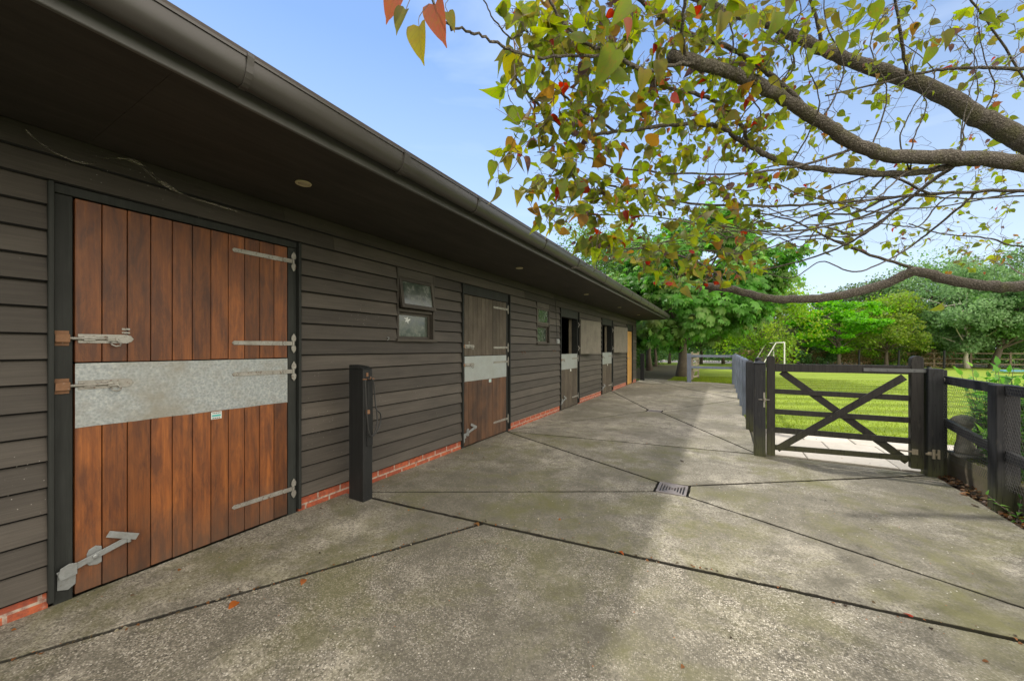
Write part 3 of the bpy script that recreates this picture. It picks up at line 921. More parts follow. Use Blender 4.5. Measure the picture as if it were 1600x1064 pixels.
def kick_plate(par, y0, y1, z0, z1, x, m, wav=True):
    n = 14; vs = []; fs = []; m_ = MB()
    for i in range(n + 1):
        y = y0 + (y1 - y0) * i / n; wx = math.sin(i * .9) * .0008
        vs += [(x + .0015 + wx, y, z0 + math.sin(i * 1.7) * .0015), (x + .0015 + wx * .3, y, z1), (x - .002, y, z1), (x - .002, y, z0)]
    for i in range(n):
        for j in range(4): fs.append((4 * i + j, 4 * i + (j + 1) % 4, 4 * i + 4 + (j + 1) % 4, 4 * i + 4 + j))
    fs += [(0, 1, 2, 3), (4 * n + 3, 4 * n + 2, 4 * n + 1, 4 * n)]
    m_.add(vs, fs, .5); m2 = m_; k = 11
    for zz in (z0 + .010, z1 - .012):
        for i in range(k):
            y = y0 + .012 + (y1 - y0 - .024) * i / (k - 1); m2.tube([(x, y, zz), (x + .0035, y, zz)], [.004, .003], 6)
    return m_.build('kick_plate', m, par)


def stable_door(d, kind):
    y0, y1, ztop, zs = d['y0'], d['y1'], d['top'], d['split']
    f = frame(B, d['f0'], d['f1'], y0, y1, ztop)
    yj = y0 - .045; xh = WX + .034
    x = DX
    lo = planks(y0, y1, .012, zs - .004, d['n'], gap=.0045).build('lower_door', M[d['mlo']], B, bevel=.0018)
    kick_plate(lo, y0 + .002, y1 - .002, d['p0'], zs - .001, x + .002, M[d['mplate']])
    strap_hinge(lo, y1 - d['hl'], y1 + .042, zs - .11, x + .003); strap_hinge(lo, y1 - d['hl'], y1 + .042, .215, x + .001)
    stable_bolt(lo, yj, y0 + .012, zs - .125, x + .003)
    kick_bolt(lo, yj, .16, x + .004)
    m_ = MB(); yc = y0 + (y1 - y0) * .545
    m_.box(x + .0005, x + .002, yc, yc + .065, d['p0'] - .058, d['p0'] - .006, .5); lb = m_.build('maker_label', M['label'], lo)
    if kind == 'closed':
        m_ = MB()
        m_.box(x + .0021, x + .003, yc + .006, yc + .059, d['p0'] - .040, d['p0'] - .027); m_.build('label_band', M['teal'], lo)
        m_ = MB()
        for q in range(5): m_.box(x + .0021, x + .003, yc + .008 + q * .0105, yc + .015 + q * .0105, d['p0'] - .018, d['p0'] - .012)
        m_.build('label_print', M['print'], lo); m_ = MB()
        for q in range(4): m_.box(x + .0021, x + .003, yc + .008 + q * .0125, yc + .017 + q * .0125, d['p0'] - .054, d['p0'] - .048)
        m_.build('label_print', M['print'], lo)
        up = planks(y0, y1, zs + .003, ztop, d['n'], gap=.0045).build('upper_door', M[d['mup']], B, bevel=.0018)
        strap_hinge(up, y1 - d['hl'], y1 + .042, zs + .125, x + .001); strap_hinge(up, y1 - d['hl'], y1 + .042, ztop - .11, x + .001)
        stable_bolt(up, yj, y0 + .012, zs + .14, x + .001)
        m_ = MB(); m_.box(x, x + .006, y0 + .19 * d['ks'], y0 + .19 * d['ks'] + .035, zs + .195, zs + .206); m_.box(x, x + .006, y0 + .19 * d['ks'], y0 + .19 * d['ks'] + .035, zs + .174, zs + .183)
        m_.build('catch_plate', M['hinge'], up)
    else:
        # upper leaf folded back against the wall: hinge axis at y1
        ang = math.radians(d['ang']); wd_ = y1 - y0
        piv = Vector((xh + .012, y1 + .045, 0)); dr = Vector((math.sin(ang), math.cos(ang), 0)); nr = Vector((math.cos(ang), -math.sin(ang), 0))
        m_ = MB()
        def slab(t0, t1, o0, o1, z0_, z1_, tint=None):
            vs = []
            for zz in (z0_, z1_):
                for t, o_ in ((t0, o0), (t0, o1), (t1, o1), (t1, o0)): p = piv + dr * t + nr * o_; vs.append((p.x, p.y, zz))
            m_.add(vs, [(0, 3, 2, 1), (4, 5, 6, 7), (0, 1, 5, 4), (1, 2, 6, 5), (2, 3, 7, 6), (3, 0, 4, 7)], tint)
        slab(.02, wd_, .0, .024, zs + .005, ztop, .5)
        slab(.02, wd_, .0245, .030, zs + .005, ztop, .6)
        slab(.02, wd_, -.006, .034, zs - .008, zs + .004, .2)
        for i in range(9): slab(.02 + i * (wd_ - .02) / 9 + .002, .02 + (i + 1) * (wd_ - .02) / 9 - .002, -.018, -.0005, zs + .005, ztop)
        up = m_.build('upper_door', M['door_back'], B, bevel=.002, label='open upper door leaf folded back against the wall')
        for zz in (zs + .14, ztop - .13):
            m2 = MB(); m2.tube([(xh + .012, y1 + .03, zz - .03), (xh + .012, y1 + .03, zz + .03)], .008, 8)
            for q in (1, -1): m2.prism([(y1 + .0, zz + q * .02), (y1 - .006, zz + q * .04), (y1 + .012, zz + q * .075), (y1 + .03, zz + q * .04), (y1 + .026, zz + q * .02)], 'X', xh + .002, xh + .007)
            m2.box(xh + .002, xh + .03, y1 + .02, y1 + .10, zz - .014, zz + .014)
            m2.build('hinge', M['hinge'], up)
        # rolled zinc capping over the lower door's top edge
        m2 = MB(); m2.box(DX - .05, DX + .008, y0 + .002, y1 - .002, zs, zs + .006, .5); m2.build('top_capping', M['galv2'], lo, bevel=.002)
        m2 = MB(); m2.box(-3.40, -3.335, y1 + .0, y1 + .03, .02, 2.12, .8); m2.build('inner_lining', M['oldwood'], B)
    return f


stable_door(dict(y0=.625, y1=1.807, f0=.525, f1=1.905, top=2.242, split=1.315, p0=.95, n=11, hl=.41, mlo='door_orange', mup='door_orange', mplate='galv', ks=1), 'closed')
stable_door(dict(y0=4.265, y1=5.435, f0=4.185, f1=5.525, top=2.16, split=1.285, p0=.925, n=11, hl=.41, mlo='door_brown', mup='door_grey', mplate='galv2', ks=.5), 'closed')
stable_door(dict(y0=7.87, y1=8.95, f0=7.79, f1=9.03, top=2.11, split=1.26, p0=.91, n=10, hl=.38, mlo='door_grey', mup='door_grey', mplate='galv2', ks=1, ang=11.5), 'open')
stable_door(dict(y0=11.13, y1=12.24, f0=11.05, f1=12.33, top=2.11, split=1.26, p0=.91, n=10, hl=.38, mlo='door_grey', mup='door_grey', mplate='galv2', ks=1, ang=10.5), 'open')
# plain golden door at the far end
frame(B, 14.38, 15.42, 14.46, 15.34, 2.06)
fd = planks(14.46, 15.34, .012, 2.05, 7).build('store_door', M['door_yellow'], B, bevel=.0018, label='golden brown single door at the far end of the stables')
m_ = MB(); m_.tube([(DX, 14.56, 1.02), (DX + .045, 14.56, 1.02), (DX + .048, 14.66, 1.02)], .009, 8); m_.build('door_handle', M['galv2'], fd)


def window(y0, y1, z0, z1, zm, tilt):
    m_ = MB(); xf = WX + .030
    m_.box(-3.3, xf, y0 + .001, y0 + .028, z0 + .001, z1 + .098); m_.box(-3.3, xf, y1 - .028, y1 - .001, z0 + .001, z1 + .098)
    m_.box(-3.3, xf - .004, y0 + .028, y1 - .028, z1, z1 + .097)
    m_.box(-3.3, xf - .016, y0 + .028, y1 - .028, zm - .020, zm + .014)
    W = m_.build('window', M['siding'], B, bevel=.002)
    m_ = MB(); m_.box(-3.3, xf + .028, y0 - .02, y1 + .02, z0 - .022, z0 + .010); m_.build('sill', M['siding'], W, bevel=.002)
    # lower fixed light
    m_ = MB(); ya, yb = y0 + .030, y1 - .030; xs = WX - .026
    for q in ((ya, ya + .030, z0 + .012, zm - .022), (yb - .030, yb, z0 + .012, zm - .022)): m_.box(xs - .03, xs, *q)
    m_.box(xs - .031, xs - .001, ya + .030, yb - .030, z0 + .012, z0 + .040); m_.box(xs - .031, xs - .001, ya + .030, yb - .030, zm - .050, zm - .022)
    m_.build('sash', M['siding'], W, bevel=.002)
    m_ = MB(); m_.box(xs - .019, xs - .015, ya + .028, yb - .028, z0 + .038, zm - .048, .5); m_.build('pane', M['glass'], W)
    # upper top-hung light, pushed open by the tilt
    m_ = MB(); g_ = MB(); top = z1 - .004; bot = zm + .016; R = Matrix.Rotation(-tilt, 4, 'Y'); pv = Vector((WX + .014, 0, top))
    def tb(mbx, x0, x1, a, b, c, d, tint=None):
        k0 = len(mbx.v); mbx.box(x0, x1, a, b, c - top, d - top, tint)
        for i in range(k0, len(mbx.v)):
            p = R @ Vector((mbx.v[i][0], 0, mbx.v[i][2])); mbx.v[i] = (pv.x + p.x, mbx.v[i][1], pv.z + p.z)
    tb(m_, -.02, .014, ya, ya + .04, bot, top); tb(m_, -.02, .014, yb - .04, yb, bot, top)
    tb(m_, -.021, .0125, ya + .04, yb - .04, bot, bot + .045); tb(m_, -.021, .0125, ya + .04, yb - .04, top - .04, top)
    tb(g_, -.006, -.002, ya + .038, yb - .038, bot + .043, top - .038, .5)
    m_.build('sash', M['siding'], W, bevel=.002); g_.build('pane', M['glass'], W)
    return W


Wn = window(3.0, 3.62, 1.497, 2.205, 1.835, math.radians(9))
window(6.58, 7.21, 1.497, 2.205, 1.86, math.radians(0))
# torn pale sticker on the lower pane of the first window
m_ = MB(); cy, cz = 3.22, 1.73; pts = []
for i in range(14):
    a = 2 * math.pi * i / 14; r_ = .030 + .016 * math.sin(i * 2.4) + .005 * math.cos(i * 5.1); pts.append((cy + r_ * math.cos(a) * 1.25, cz + r_ * math.sin(a)))
m_.prism(pts, 'X', WX - .0405, WX - .0395); m_.build('torn_sticker', M['label'], Wn)

# junction box with its cable, little wall hooks
m_ = MB(); m_.box(WX + .02, WX + .06, 7.55, 7.66, 1.50, 1.60); m_.box(WX + .062, WX + .072, 7.56, 7.65, 1.51, 1.565)
m_.build('socket_box', M['galv2'], B, bevel=.004)
m_ = MB(); m_.tube([(WX + .03, 7.60 + math.sin(i * 1.3) * .012 - i * .012, 1.60 + i * .10) for i in range(10)], .006, 6); m_.build('cable', M['rubber'], B)
for y, z in ((2.86, 1.52), (5.95, 1.33), (6.05, 1.335), (7.35, 1.36), (7.45, 1.36)):
    m_ = MB(); m_.tube([(WX + .018, y, z), (WX + .05, y, z - .005), (WX + .062, y - .01, z - .02), (WX + .05, y - .02, z - .035)], .0035, 6)
    m_.build('wall_hook', M['rusty'] if y > 3 else M['galv2'], B)


# cobwebs below the soffit
def web(pts, wd, name, lab):
    m_ = MB(); vs = []; fs = []
    for i, p in enumerate(pts):
        w = wd[i]; vs += [(p[0], p[1], p[2] - w), (p[0] + .004, p[1], p[2]), (p[0], p[1], p[2] + w)]
    for i in range(len(pts) - 1):
        for j in range(2): fs.append((3 * i + j, 3 * i + j + 1, 3 * i + 4 + j, 3 * i + 3 + j))
    m_.add(vs, fs, .5)
    for j in range(3):
        m_.tube([(p[0] + .003, p[1] + random.gauss(0, .004), p[2] + (j - 1) * wd[i] * .8) for i, p in enumerate(pts)], .0009, 4, False)
    o = m_.build(name, M['web']); tagp(o, lab, 'cobweb'); return o


def catmull(pts, n=6):
    pts = [Vector(p) for p in pts]; out = []
    for i in range(len(pts) - 1):
        p0, p1, p2, p3 = pts[max(i - 1, 0)], pts[i], pts[i + 1], pts[min(i + 2, len(pts) - 1)]
        for k_ in range(n):
            t = k_ / n
            out.append(.5 * ((2 * p1) + (-p0 + p2) * t + (2 * p0 - 5 * p1 + 4 * p2 - p3) * t * t + (-p0 + 3 * p1 - 3 * p2 + p3) * t ** 3))
    out.append(pts[-1]); return out


web(catmull([(-3.150, .72, 2.50), (-3.145, .80, 2.535), (-3.145, .87, 2.54), (-3.14, .98, 2.47), (-3.14, 1.10, 2.425), (-3.148, 1.26, 2.42), (-3.15, 1.42, 2.415)]), [.004] * 10 + [.014] * 12 + [.005] * 20, 'cobweb', 'dusty sagging cobweb strand under the eaves above the orange door')
web(catmull([(-3.150, .45, 2.53), (-3.14, .50, 2.48), (-3.14, .56, 2.45), (-3.14, .64, 2.44), (-3.15, .70, 2.465)]), [.005] * 40, 'cobweb', 'small faint cobweb above the left jamb of the orange door')

# ------------------------------------------------------------------ black timber post in front of the wall, with cable loop
T = empty('timber_post', (-2.95, 2.36, 0), 'stout black square timber post standing against the boards between orange door and window', 'post')
m_ = MB(); m_.box(-3.05, -2.85, 2.30, 2.405, -.02, 1.205, .5); m_.prism([(-3.05, 1.205), (-2.85, 1.205), (-2.90, 1.232), (-3.05, 1.245)], 'Y', 2.30, 2.405)
m_.build('post_body', M['postblack'], T, bevel=.005)
m_ = MB(); m_.box(-2.85, -2.838, 2.335, 2.398, .50, 1.10, .3); m_.build('rear_batten', M['postblack'], T, bevel=.002)
m_ = MB(); m_.box(-2.849, -2.832, 2.292, 2.412, 1.112, 1.122); m_.box(-2.849, -2.826, 2.325, 2.355, .80, .835); m_.tube([(-2.835, 2.345, 1.12), (-2.81, 2.345, 1.12), (-2.80, 2.345, 1.14)], .005, 6); m_.box(-2.849, -2.842, 2.33, 2.35, 1.14, 1.175)
m_.build('bracket', M['rusty'], T)
m_ = MB()
cl = catmull([(-2.82, 2.30, 1.115), (-2.815, 2.302, .95), (-2.812, 2.31, .78), (-2.805, 2.325, .64), (-2.80, 2.36, .595), (-2.80, 2.42, .64), (-2.805, 2.46, .72), (-2.80, 2.45, .79), (-2.81, 2.41, .84), (-2.815, 2.40, .95), (-2.815, 2.385, 1.08), (-2.815, 2.35, 1.125), (-2.818, 2.32, 1.12)], 6)
m_.tube(cl, .0065, 8); m_.tube(catmull([(-2.81, 2.41, .86), (-2.80, 2.415, .72), (-2.805, 2.38, .61), (-2.81, 2.345, .60)], 5), .006, 8)
o = m_.build('cable_loop', M['rubber'], smooth=True); tagp(o, 'black rubber cable hanging in a loop from the black timber post', 'cable')

# post beyond the stable corner
m_ = MB(); m_.box(-3.16, -3.0, 17.0, 17.14, -.03, 1.16, .4); o = m_.build('corner_post', M['postblack'], bevel=.006); tagp(o, 'short dark square post just past the far corner of the stables', 'post')

# ------------------------------------------------------------------ drain grates
def grate(cx, cy, ang, lab):
    G = empty('drain_grate', (cx, cy, 0), lab, 'drain', 'drain grates in the concrete')
    ca, sa = math.cos(ang), math.sin(ang)
    def tr(m_):
        m_.v = [(cx + x * ca - y * sa, cy + x * sa + y * ca, z) for x, y, z in m_.v]; return m_
    m_ = MB(); a, b = .135, .145
    m_.box(-a, a, -b, -b + .02, -.03, .003); m_.box(-a, a, b - .02, b, -.03, .003); m_.box(-a, -a + .018, -b + .02, b - .02, -.03, .003); m_.box(a - .018, a, -b + .02, b - .02, -.03, .003)
    n = 9
    for i in range(n + 1):
        x = -a + .018 + (2 * a - .036) * i / n
        m_.box(x - .006, x + .006, -b + .02, b - .02, -.025, .001)
    for i in range(n):      # webs that make the hourglass pattern
        x0 = -a + .018 + (2 * a - .036) * i / n + .006; x1 = x0 + (2 * a - .036) / n - .012
        f_ = 1 - abs((i - (n - 1) / 2) / ((n - 1) / 2)); hh = .012 + f_ * .085
        m_.box(x0, x1, -b + .02, -b + .02 + hh, -.024, 0); m_.box(x0, x1, b - .02 - hh, b - .02, -.024, 0)
    tr(m_).build('grating', M['castiron'], G, bevel=.0015)
    m_ = MB(); m_.box(-a, a, -b, b, -.05, -.016); tr(m_).build('sump', M['print'], G)


grate(-.443, 4.04, math.radians(0), 'square cast iron drain grate nearest the camera in the yard concrete')
grate(-1.34, 8.85, math.radians(0), 'square cast iron drain grate farther up the yard near the open stable doors')

# ------------------------------------------------------------------ five-bar gate
G = empty('field_gate', (1.2, 5.89, 0), 'closed black five bar timber gate with crossed braces between yard and lawn', 'gate')
GY = 5.885
def rounded_post(x0, x1, y0, y1, z0, z1):
    m_ = MB(); r_ = (x1 - x0) / 2; cx = (x0 + x1) / 2
    out = [(x0, z0), (x1, z0)] + [(cx + r_ * math.cos(math.pi * i / 10), z1 - r_ * .9 + r_ * .9 * math.sin(math.pi * i / 10)) for i in range(11)]
    return m_.prism(out, 'Y', y0, y1)
rounded_post(.492, .582, GY - .035, GY + .035, .015, 1.305).build('stile', M['gate'], G, bevel=.004)
rounded_post(1.832, 1.936, GY - .040, GY + .040, .055, 1.315).build('stile', M['gate'], G, bevel=.004)
def gr(z0, z1, w=.026, z0r=None, z1r=None):
    m_ = MB(); z0r = z0 if z0r is None else z0r; z1r = z1 if z1r is None else z1r
    m_.prism([(.5825, z0), (1.8315, z0r), (1.8315, z1r), (.5825, z1)], 'Y', GY - w, GY + w); return m_.build('rail', M['gate'], G, bevel=.003)
gr(1.100, 1.198, .034, 1.106, 1.204)
gr(.815, .875, .014, .805, .868); gr(.550, .615, .014, .558, .620); gr(.310, .382, .014, .322, .388); gr(.090, .155, .014, .128, .190)
m_ = MB(); m_.beam((.60, GY - .026, .105), (1.78, GY - .026, 1.075), .020, .075, up=(0, 0, 1)); m_.build('brace', M['gate'], G, bevel=.003)
m_ = MB(); m_.beam((.655, GY + .026, 1.095), (1.825, GY + .026, .115), .020, .080, up=(0, 0, 1)); m_.build('brace', M['gate'], G, bevel=.003)
m_ = MB(); m_.box(1.43, 1.965, GY - .048, GY - .0405, 1.128, 1.168); m_.tube([(1.975, GY - .045, 1.11), (1.975, GY - .045, 1.19)], .018, 10)
for x in (1.50, 1.64, 1.86): m_.tube([(x, GY - .048, 1.148), (x, GY - .056, 1.148)], [.009, .006], 8)
m_.build('strap_hinge', M['gatezinc'], G, bevel=.002)
m_ = MB(); m_.tube([(1.72, GY - .03, .245), (1.86, GY - .046, .245)], .010, 8); m_.box(1.835, 1.885, GY - .055, GY - .041, .215, .275); m_.box(1.945, 1.985, GY - .095, GY - .085, .23, .27)
m_.tube([(1.93, GY - .09, .245), (2.03, GY - .09, .245)], .013, 8); m_.tube([(1.99, GY - .10, .20), (1.99, GY - .10, .30)], .014, 8); m_.box(2.02, 2.04, GY - .1, GY - .08, .20, .30)
m_.build('bottom_hinge', M['oldwood'], G, bevel=.002)
m_ = MB(); m_.tube([(.40, GY - .075, .735), (.478, GY - .075, .735)], .007, 8); m_.box(.452, .470, GY - .082, GY - .072, .64, .83); m_.lathe([(.016, -.02), (.018, 0), (.016, .02)], (.462, GY - .085, .735), 10); m_.tube([(.45, GY - .08, .735), (.52, GY - .05, .735)], .006, 6)
m_.build('latch', M['hinge'], G)


def capped_post(x0, x1, y0, y1, z, name, lab, cat, m, cap=True, z0=-.04):
    m_ = MB(); m_.box(x0, x1, y0, y1, z0, z, .5); cx, cy = (x0 + x1) / 2, (y0 + y1) / 2
    o = m_.build(name, m, bevel=.006); tagp(o, lab, cat)
    if cap:
        c_ = MB(); e = .006
        c_.add([(x0 - e, y0 - e, z + .001), (x1 + e, y0 - e, z + .001), (x1 + e, y1 + e, z + .001), (x0 - e, y1 + e, z + .001), (x0 - e, y0 - e, z + .012), (x1 + e, y0 - e, z + .012), (x1 + e, y1 + e, z + .012), (x0 - e, y1 + e, z + .012), (cx, cy, z + .045)],
               [(3, 2, 1, 0), (0, 1, 5, 4), (1, 2, 6, 5), (2, 3, 7, 6), (3, 0, 4, 7), (4, 5, 8), (5, 6, 8), (6, 7, 8), (7, 4, 8)], .5)
        c_.build('cap', m, o)
    return o


capped_post(.352, .480, 5.81, 5.95, 1.195, 'gate_post', 'black gate post with pyramid cap and iron latch left of the gate', 'gate post', M['gatepost'])
hp = capped_post(1.950, 2.075, 5.80, 5.98, 1.175, 'gate_post', 'thick flat topped black gate post carrying the hinges right of the gate', 'gate post', M['gatepost'], False)

# left fence running away from the gate
def fence(name, lab, loc): return empty(name, loc, lab, 'fence')
F1 = fence('post_and_rail_fence', 'dark post and rail fence running from the gate along the right of the yard', (.4, 12, 0))
py = [7.62, 9.1, 10.6, 12.1, 13.6, 15.1, 16.6]
for i, y in enumerate(py):
    m_ = MB(); x0, x1 = .345, .455; zt = 1.16
    m_.box(x0, x1, y, y + .13, -.05, zt, .5 + random.uniform(-.2, .2)); cx, cy = (x0 + x1) / 2, y + .065
    m_.add([(x0, y, zt + .001), (x1, y, zt + .001), (x1, y + .13, zt + .001), (x0, y + .13, zt + .001), (cx, cy, zt + .04)], [(0, 1, 4), (1, 2, 4), (2, 3, 4), (3, 0, 4), (3, 2, 1, 0)], .5)
    m_.build('post', M['gatepost'] if i == 0 else M['fencesheen'], F1, bevel=.004)
pz = [6.0] + py
for a, b in zip(pz[:-1], pz[1:]):
    for z in (1.03, .58):
        if a < 7: continue
        m_ = MB(); m_.box(.458, .495, a - .02, b - .022, z - .045, z + .045); m_.build('rail', M['fencesheen'], F1, bevel=.003)
F2 = fence('post_and_rail_fence', 'short black two rail fence tinted with sky sheen across the far end of the yard', (-.4, 17, 0))
for x in (-1.30, ):
    m_ = MB(); m_.box(x, x + .15, 16.95, 17.10, -.05, 1.19, .5); m_.build('post', M['fencesheen'], F2, bevel=.005)
m_ = MB(); m_.box(.30, .42, 16.96, 17.08, -.05, 1.14, .5); m_.build('post', M['fencesheen'], F2, bevel=.005)
for z in (1.08, .62):
    m_ = MB(); m_.box(-1.15, .30, 16.99, 17.04, z - .05, z + .05); m_.build('rail', M['fencesheen'], F2, bevel=.003)
# weathered wooden gate standing open behind those rails
G2 = empty('open_gate', (-1.0, 17.6, 0), 'small weathered wooden gate standing open behind the far rails', 'gate')
for z in (.2, .45, .7, .95, 1.15): m_ = MB(); m_.beam((-1.12, 17.15, z), (-.95, 18.3, z), .03, .07); m_.build('rail', M['oldwood'], G2)
m_ = MB(); m_.beam((-1.12, 17.15, .1), (-1.12, 17.15, 1.25), .07, .07, up=(0, 1, 0)); m_.beam((-.95, 18.3, .1), (-.95, 18.3, 1.25), .07, .07, up=(0, 1, 0)); m_.beam((-1.09, 17.2, .2), (-.97, 18.25, 1.12), .03, .07)
m_.build('stiles', M['oldwood'], G2)
m_ = MB(); m_.lathe([(.055, 0), (.055, 1.20), (.05, 1.245), (.03, 1.262)], (.575, 8.36, -.03), 14); o = m_.build('round_post', M['postblack'], smooth=False); tagp(o, 'dark round topped post on the lawn side behind the left gate post', 'post')

# right-hand fence: big post, rails, wire netting
F3 = fence('garden_fence', 'black timber fence with chicken wire right of the gate', (2.1, 4.5, 0))
m_ = MB(); m_.box(2.078, 2.135, 5.90, 6.01, -.04, 1.16, .5); m_.build('post', M['gatepost'], F3, bevel=.004)
m_ = MB(); m_.box(2.035, 2.175, 4.83, 4.955, -.05, 1.085, .5); m_.build('post', M['gatepost'], F3, bevel=.006)
m_ = MB(); m_.box(2.035, 2.175, 3.30, 3.42, -.05, 1.085, .5); m_.build('post', M['gatepost'], F3, bevel=.006)
def srail(y0, y1, za0, za1, h=.085):
    m_ = MB(); m_.prism([(y0, za0 - h / 2), (y1, za1 - h / 2), (y1, za1 + h / 2), (y0, za0 + h / 2)], 'X', 2.085, 2.125); m_.build('rail', M['gatepost'], F3, bevel=.003)
srail(4.955, 5.90, 1.045, 1.055); srail(3.42, 4.83, 1.055, 1.045)
srail(4.955, 5.90, .50, .60); srail(3.42, 4.83, .40, .49)
m_ = MB(); m_.tube([(2.085, 5.83, 1.06), (2.06, 5.83, 1.06)], .022, 10); m_.build('coach_bolt', M['hinge'], F3)
# hexagonal wire netting
def netting(y0, y1, z0, z1, x):
    m_ = MB(); a = .0185; dx_ = a * 1.732; dz_ = a * 1.5; r = .0007
    ny = int((y1 - y0) / dx_); nz = int((z1 - z0) / dz_)
    for j in range(nz):
        for i in range(ny):
            cy = y0 + i * dx_ + (dx_ / 2 if j % 2 else 0); cz = z0 + j * dz_
            bow = .008 * math.sin(cy * 5) + .006 * math.sin(cz * 7)
            pts = [(x + bow, cy - dx_ / 2, cz + a / 2), (x + bow, cy, cz + a), (x + bow, cy + dx_ / 2, cz + a / 2)]
            low = (x + bow, cy + dx_ / 2, cz - a / 2)
            for p, q in ((pts[0], pts[1]), (pts[1], pts[2]), (pts[2], low)):
                m_.beam(p, q, r * 2, r * 2, up=(1, 0, 0), tint=.5)
    return m_
netting(4.96, 5.895, .22, 1.10, 2.078).build('wire_netting', M['wire'], F3)
netting(3.9, 4.825, .22, 1.10, 2.078).build('wire_netting', M['wire'], F3)

# kerb, its moss and the stone ornament
m_ = MB(); n = 26; vs = []; fs = []
for i in range(n + 1):
    y = 6.05 - 6.5 * i / n; j = random.gauss(0, .007); z = .25 + random.gauss(0, .006) - .0 * i
    x = 2.155 + .0 * i
    vs += [(x + j, y, -.06), (x + j * .6, y, .12), (x + .012 + j, y, z), (x + .20, y, z + random.gauss(0, .005)), (x + .22, y, -.06)]
for i in range(n):
    for j in range(5): fs.append((5 * i + j, 5 * i + (j + 1) % 5, 5 * i + 5 + (j + 1) % 5, 5 * i + 5 + j))
fs += [(0, 1, 2, 3, 4), tuple(5 * n + q for q in (4, 3, 2, 1, 0))]
m_.add(vs, fs, .5); o = m_.build('kerb_wall', M['kerb'], bevel=.006); tagp(o, 'low old concrete retaining kerb with moss on top beneath the garden fence', 'kerb')

Sx, Sy = 2.245, 5.86
m_ = MB(); m_.box(Sx - .09, Sx + .13, Sy - .12, Sy + .13, .25, .275, .5)
prof = [(.105, 0), (.125, .02), (.128, .05), (.112, .085), (.088, .13), (.070, .18), (.066, .22), (.078, .26), (.105, .295), (.142, .315), (.150, .335), (.140, .36), (.115, .385), (.075, .402), (.025, .410)]
m_.lathe(prof, (Sx, Sy, .276), 30, .64, .68)
m_.lathe([(.05, 0), (.06, .02), (.055, .05), (.03, .07), (.005, .075)], (Sx + .07, Sy - .04, .277), 16)
m_.lathe([(.02, 0), (.042, .015), (.046, .03), (.03, .05), (.005, .056)], (Sx + .085, Sy - .03, .276 + .315), 16)
for i, p in enumerate(m_.v):
    if p[2] > .28:
        q = Vector(p); d = math.sin(q.x * 31 + q.z * 17) * .006 + math.sin(q.y * 43 + q.z * 29) * .005 + random.gauss(0, .0022); r_ = Vector((q.x - Sx, q.y - Sy, 0)); r_.normalize() if r_.length > 0 else None
        m_.v[i] = tuple(q + r_ * d)
o = m_.build('stone_ornament', M['stone'], smooth=True); tagp(o, 'weathered waisted stone ornament with domed top standing on the kerb behind wire', 'garden ornament')


# leaf litter beside the kerb
def litter(n, x0, x1, y0, y1, lab, name):
    pos = np.stack([RNG.uniform(x0, x1, n), RNG.uniform(y0, y1, n), RNG.uniform(-.012, .03, n)], 1)
    pal = np.array([(.20, .09, .035), (.28, .16, .08), (.10, .06, .035), (.05, .04, .03), (.30, .22, .14), (.06, .05, .035)])
    cols = pal[RNG.integers(0, len(pal), n)] * RNG.uniform(.6, 1.2, (n, 1))
    d = RNG.normal(0, 1, (n, 3)); d[:, 2] *= .35; nn = RNG.normal(0, .45, (n, 3)); nn[:, 2] += 1
    V, F, C, UV = scatter(LT, LF, pos, d, nn, RNG.uniform(.015, .05, n), cols, LUV)
    o = arr_mesh(name, V, F, M['leaf'], None, C, UV); tagp(o, lab, 'leaf litter', kind='stuff')


def leaf_template(side=7, w=.46, fold=.18, droop=.22, tip=1.0):
    prof = []
    for i in range(side):
        t = i / (side - 1)
        yy = -.03 + t * 1.0
        ww = w * (math.sin(math.pi * min(1, (t * .86 + .14)) ** .72) ** .85) if t < 1 else 0
        prof.append((ww, yy))
    prof[0] = (w * .42, -.045); prof[-1] = (0.012, 1.0)
    prof[-2] = (w * .17, .88)
    vs = []; uv = []
    for i, (ww, yy) in enumerate(prof):
        t = max(0, yy); my = 0 if i == 0 else yy
        z0 = -droop * t * t
        curl = .05 * math.sin(t * 7)
        vs += [(0, my, z0), (-ww, yy, z0 + fold * ww + curl * ww), (ww, yy, z0 + fold * ww - curl * ww)]
        uv += [(.5, t), (.5 - ww / (2 * w) * .9, t), (.5 + ww / (2 * w) * .9, t)]
    fs = []
    for i in range(side - 1):
        a = 3 * i; b = a + 3; fs += [(a, b, b + 1, a + 1), (a, a + 2, b + 2, b)]
    return np.array(vs), np.array(fs), np.array(uv)


LT, LF, LUV = leaf_template(7, .40, .22, .30)
sheet('verge_soil', [(2.03, -6), (2.18, -6), (2.18, 6.0), (2.03, 6.0)], -.012, M['litter'])
litter(900, 2.035, 2.16, 3.2, 5.85, 'brown dead leaves gathered between the concrete and the kerb', 'leaf_litter')
litter(2200, 2.38, 4.0, 2.2, 5.6, 'dry brown leaf litter covering the bed behind the garden fence', 'bed_litter')
bpy.data.objects['bed_litter'].location.z = .17
n = 420
t_ = RNG.random(n); kk = RNG.integers(0, 4, n)
px_ = np.where(kk == 0, -3.13 + RNG.random(n) * .25, np.where(kk == 1, -3.1 + 5.1 * t_, np.where(kk == 2, -1.67 - 1.45 * t_, RNG.uniform(-3, 2, n))))
py_ = np.where(kk == 0, -.5 + 12 * t_, np.where(kk == 1, 2.39 + .44 * t_ , np.where(kk == 2, 2.5 - 2.8 * t_, RNG.uniform(.8, 9, n)))) + RNG.normal(0, .035, n)
pal = np.array([(.20, .09, .035), (.12, .09, .05), (.06, .045, .03), (.36, .33, .24), (.30, .12, .04)])
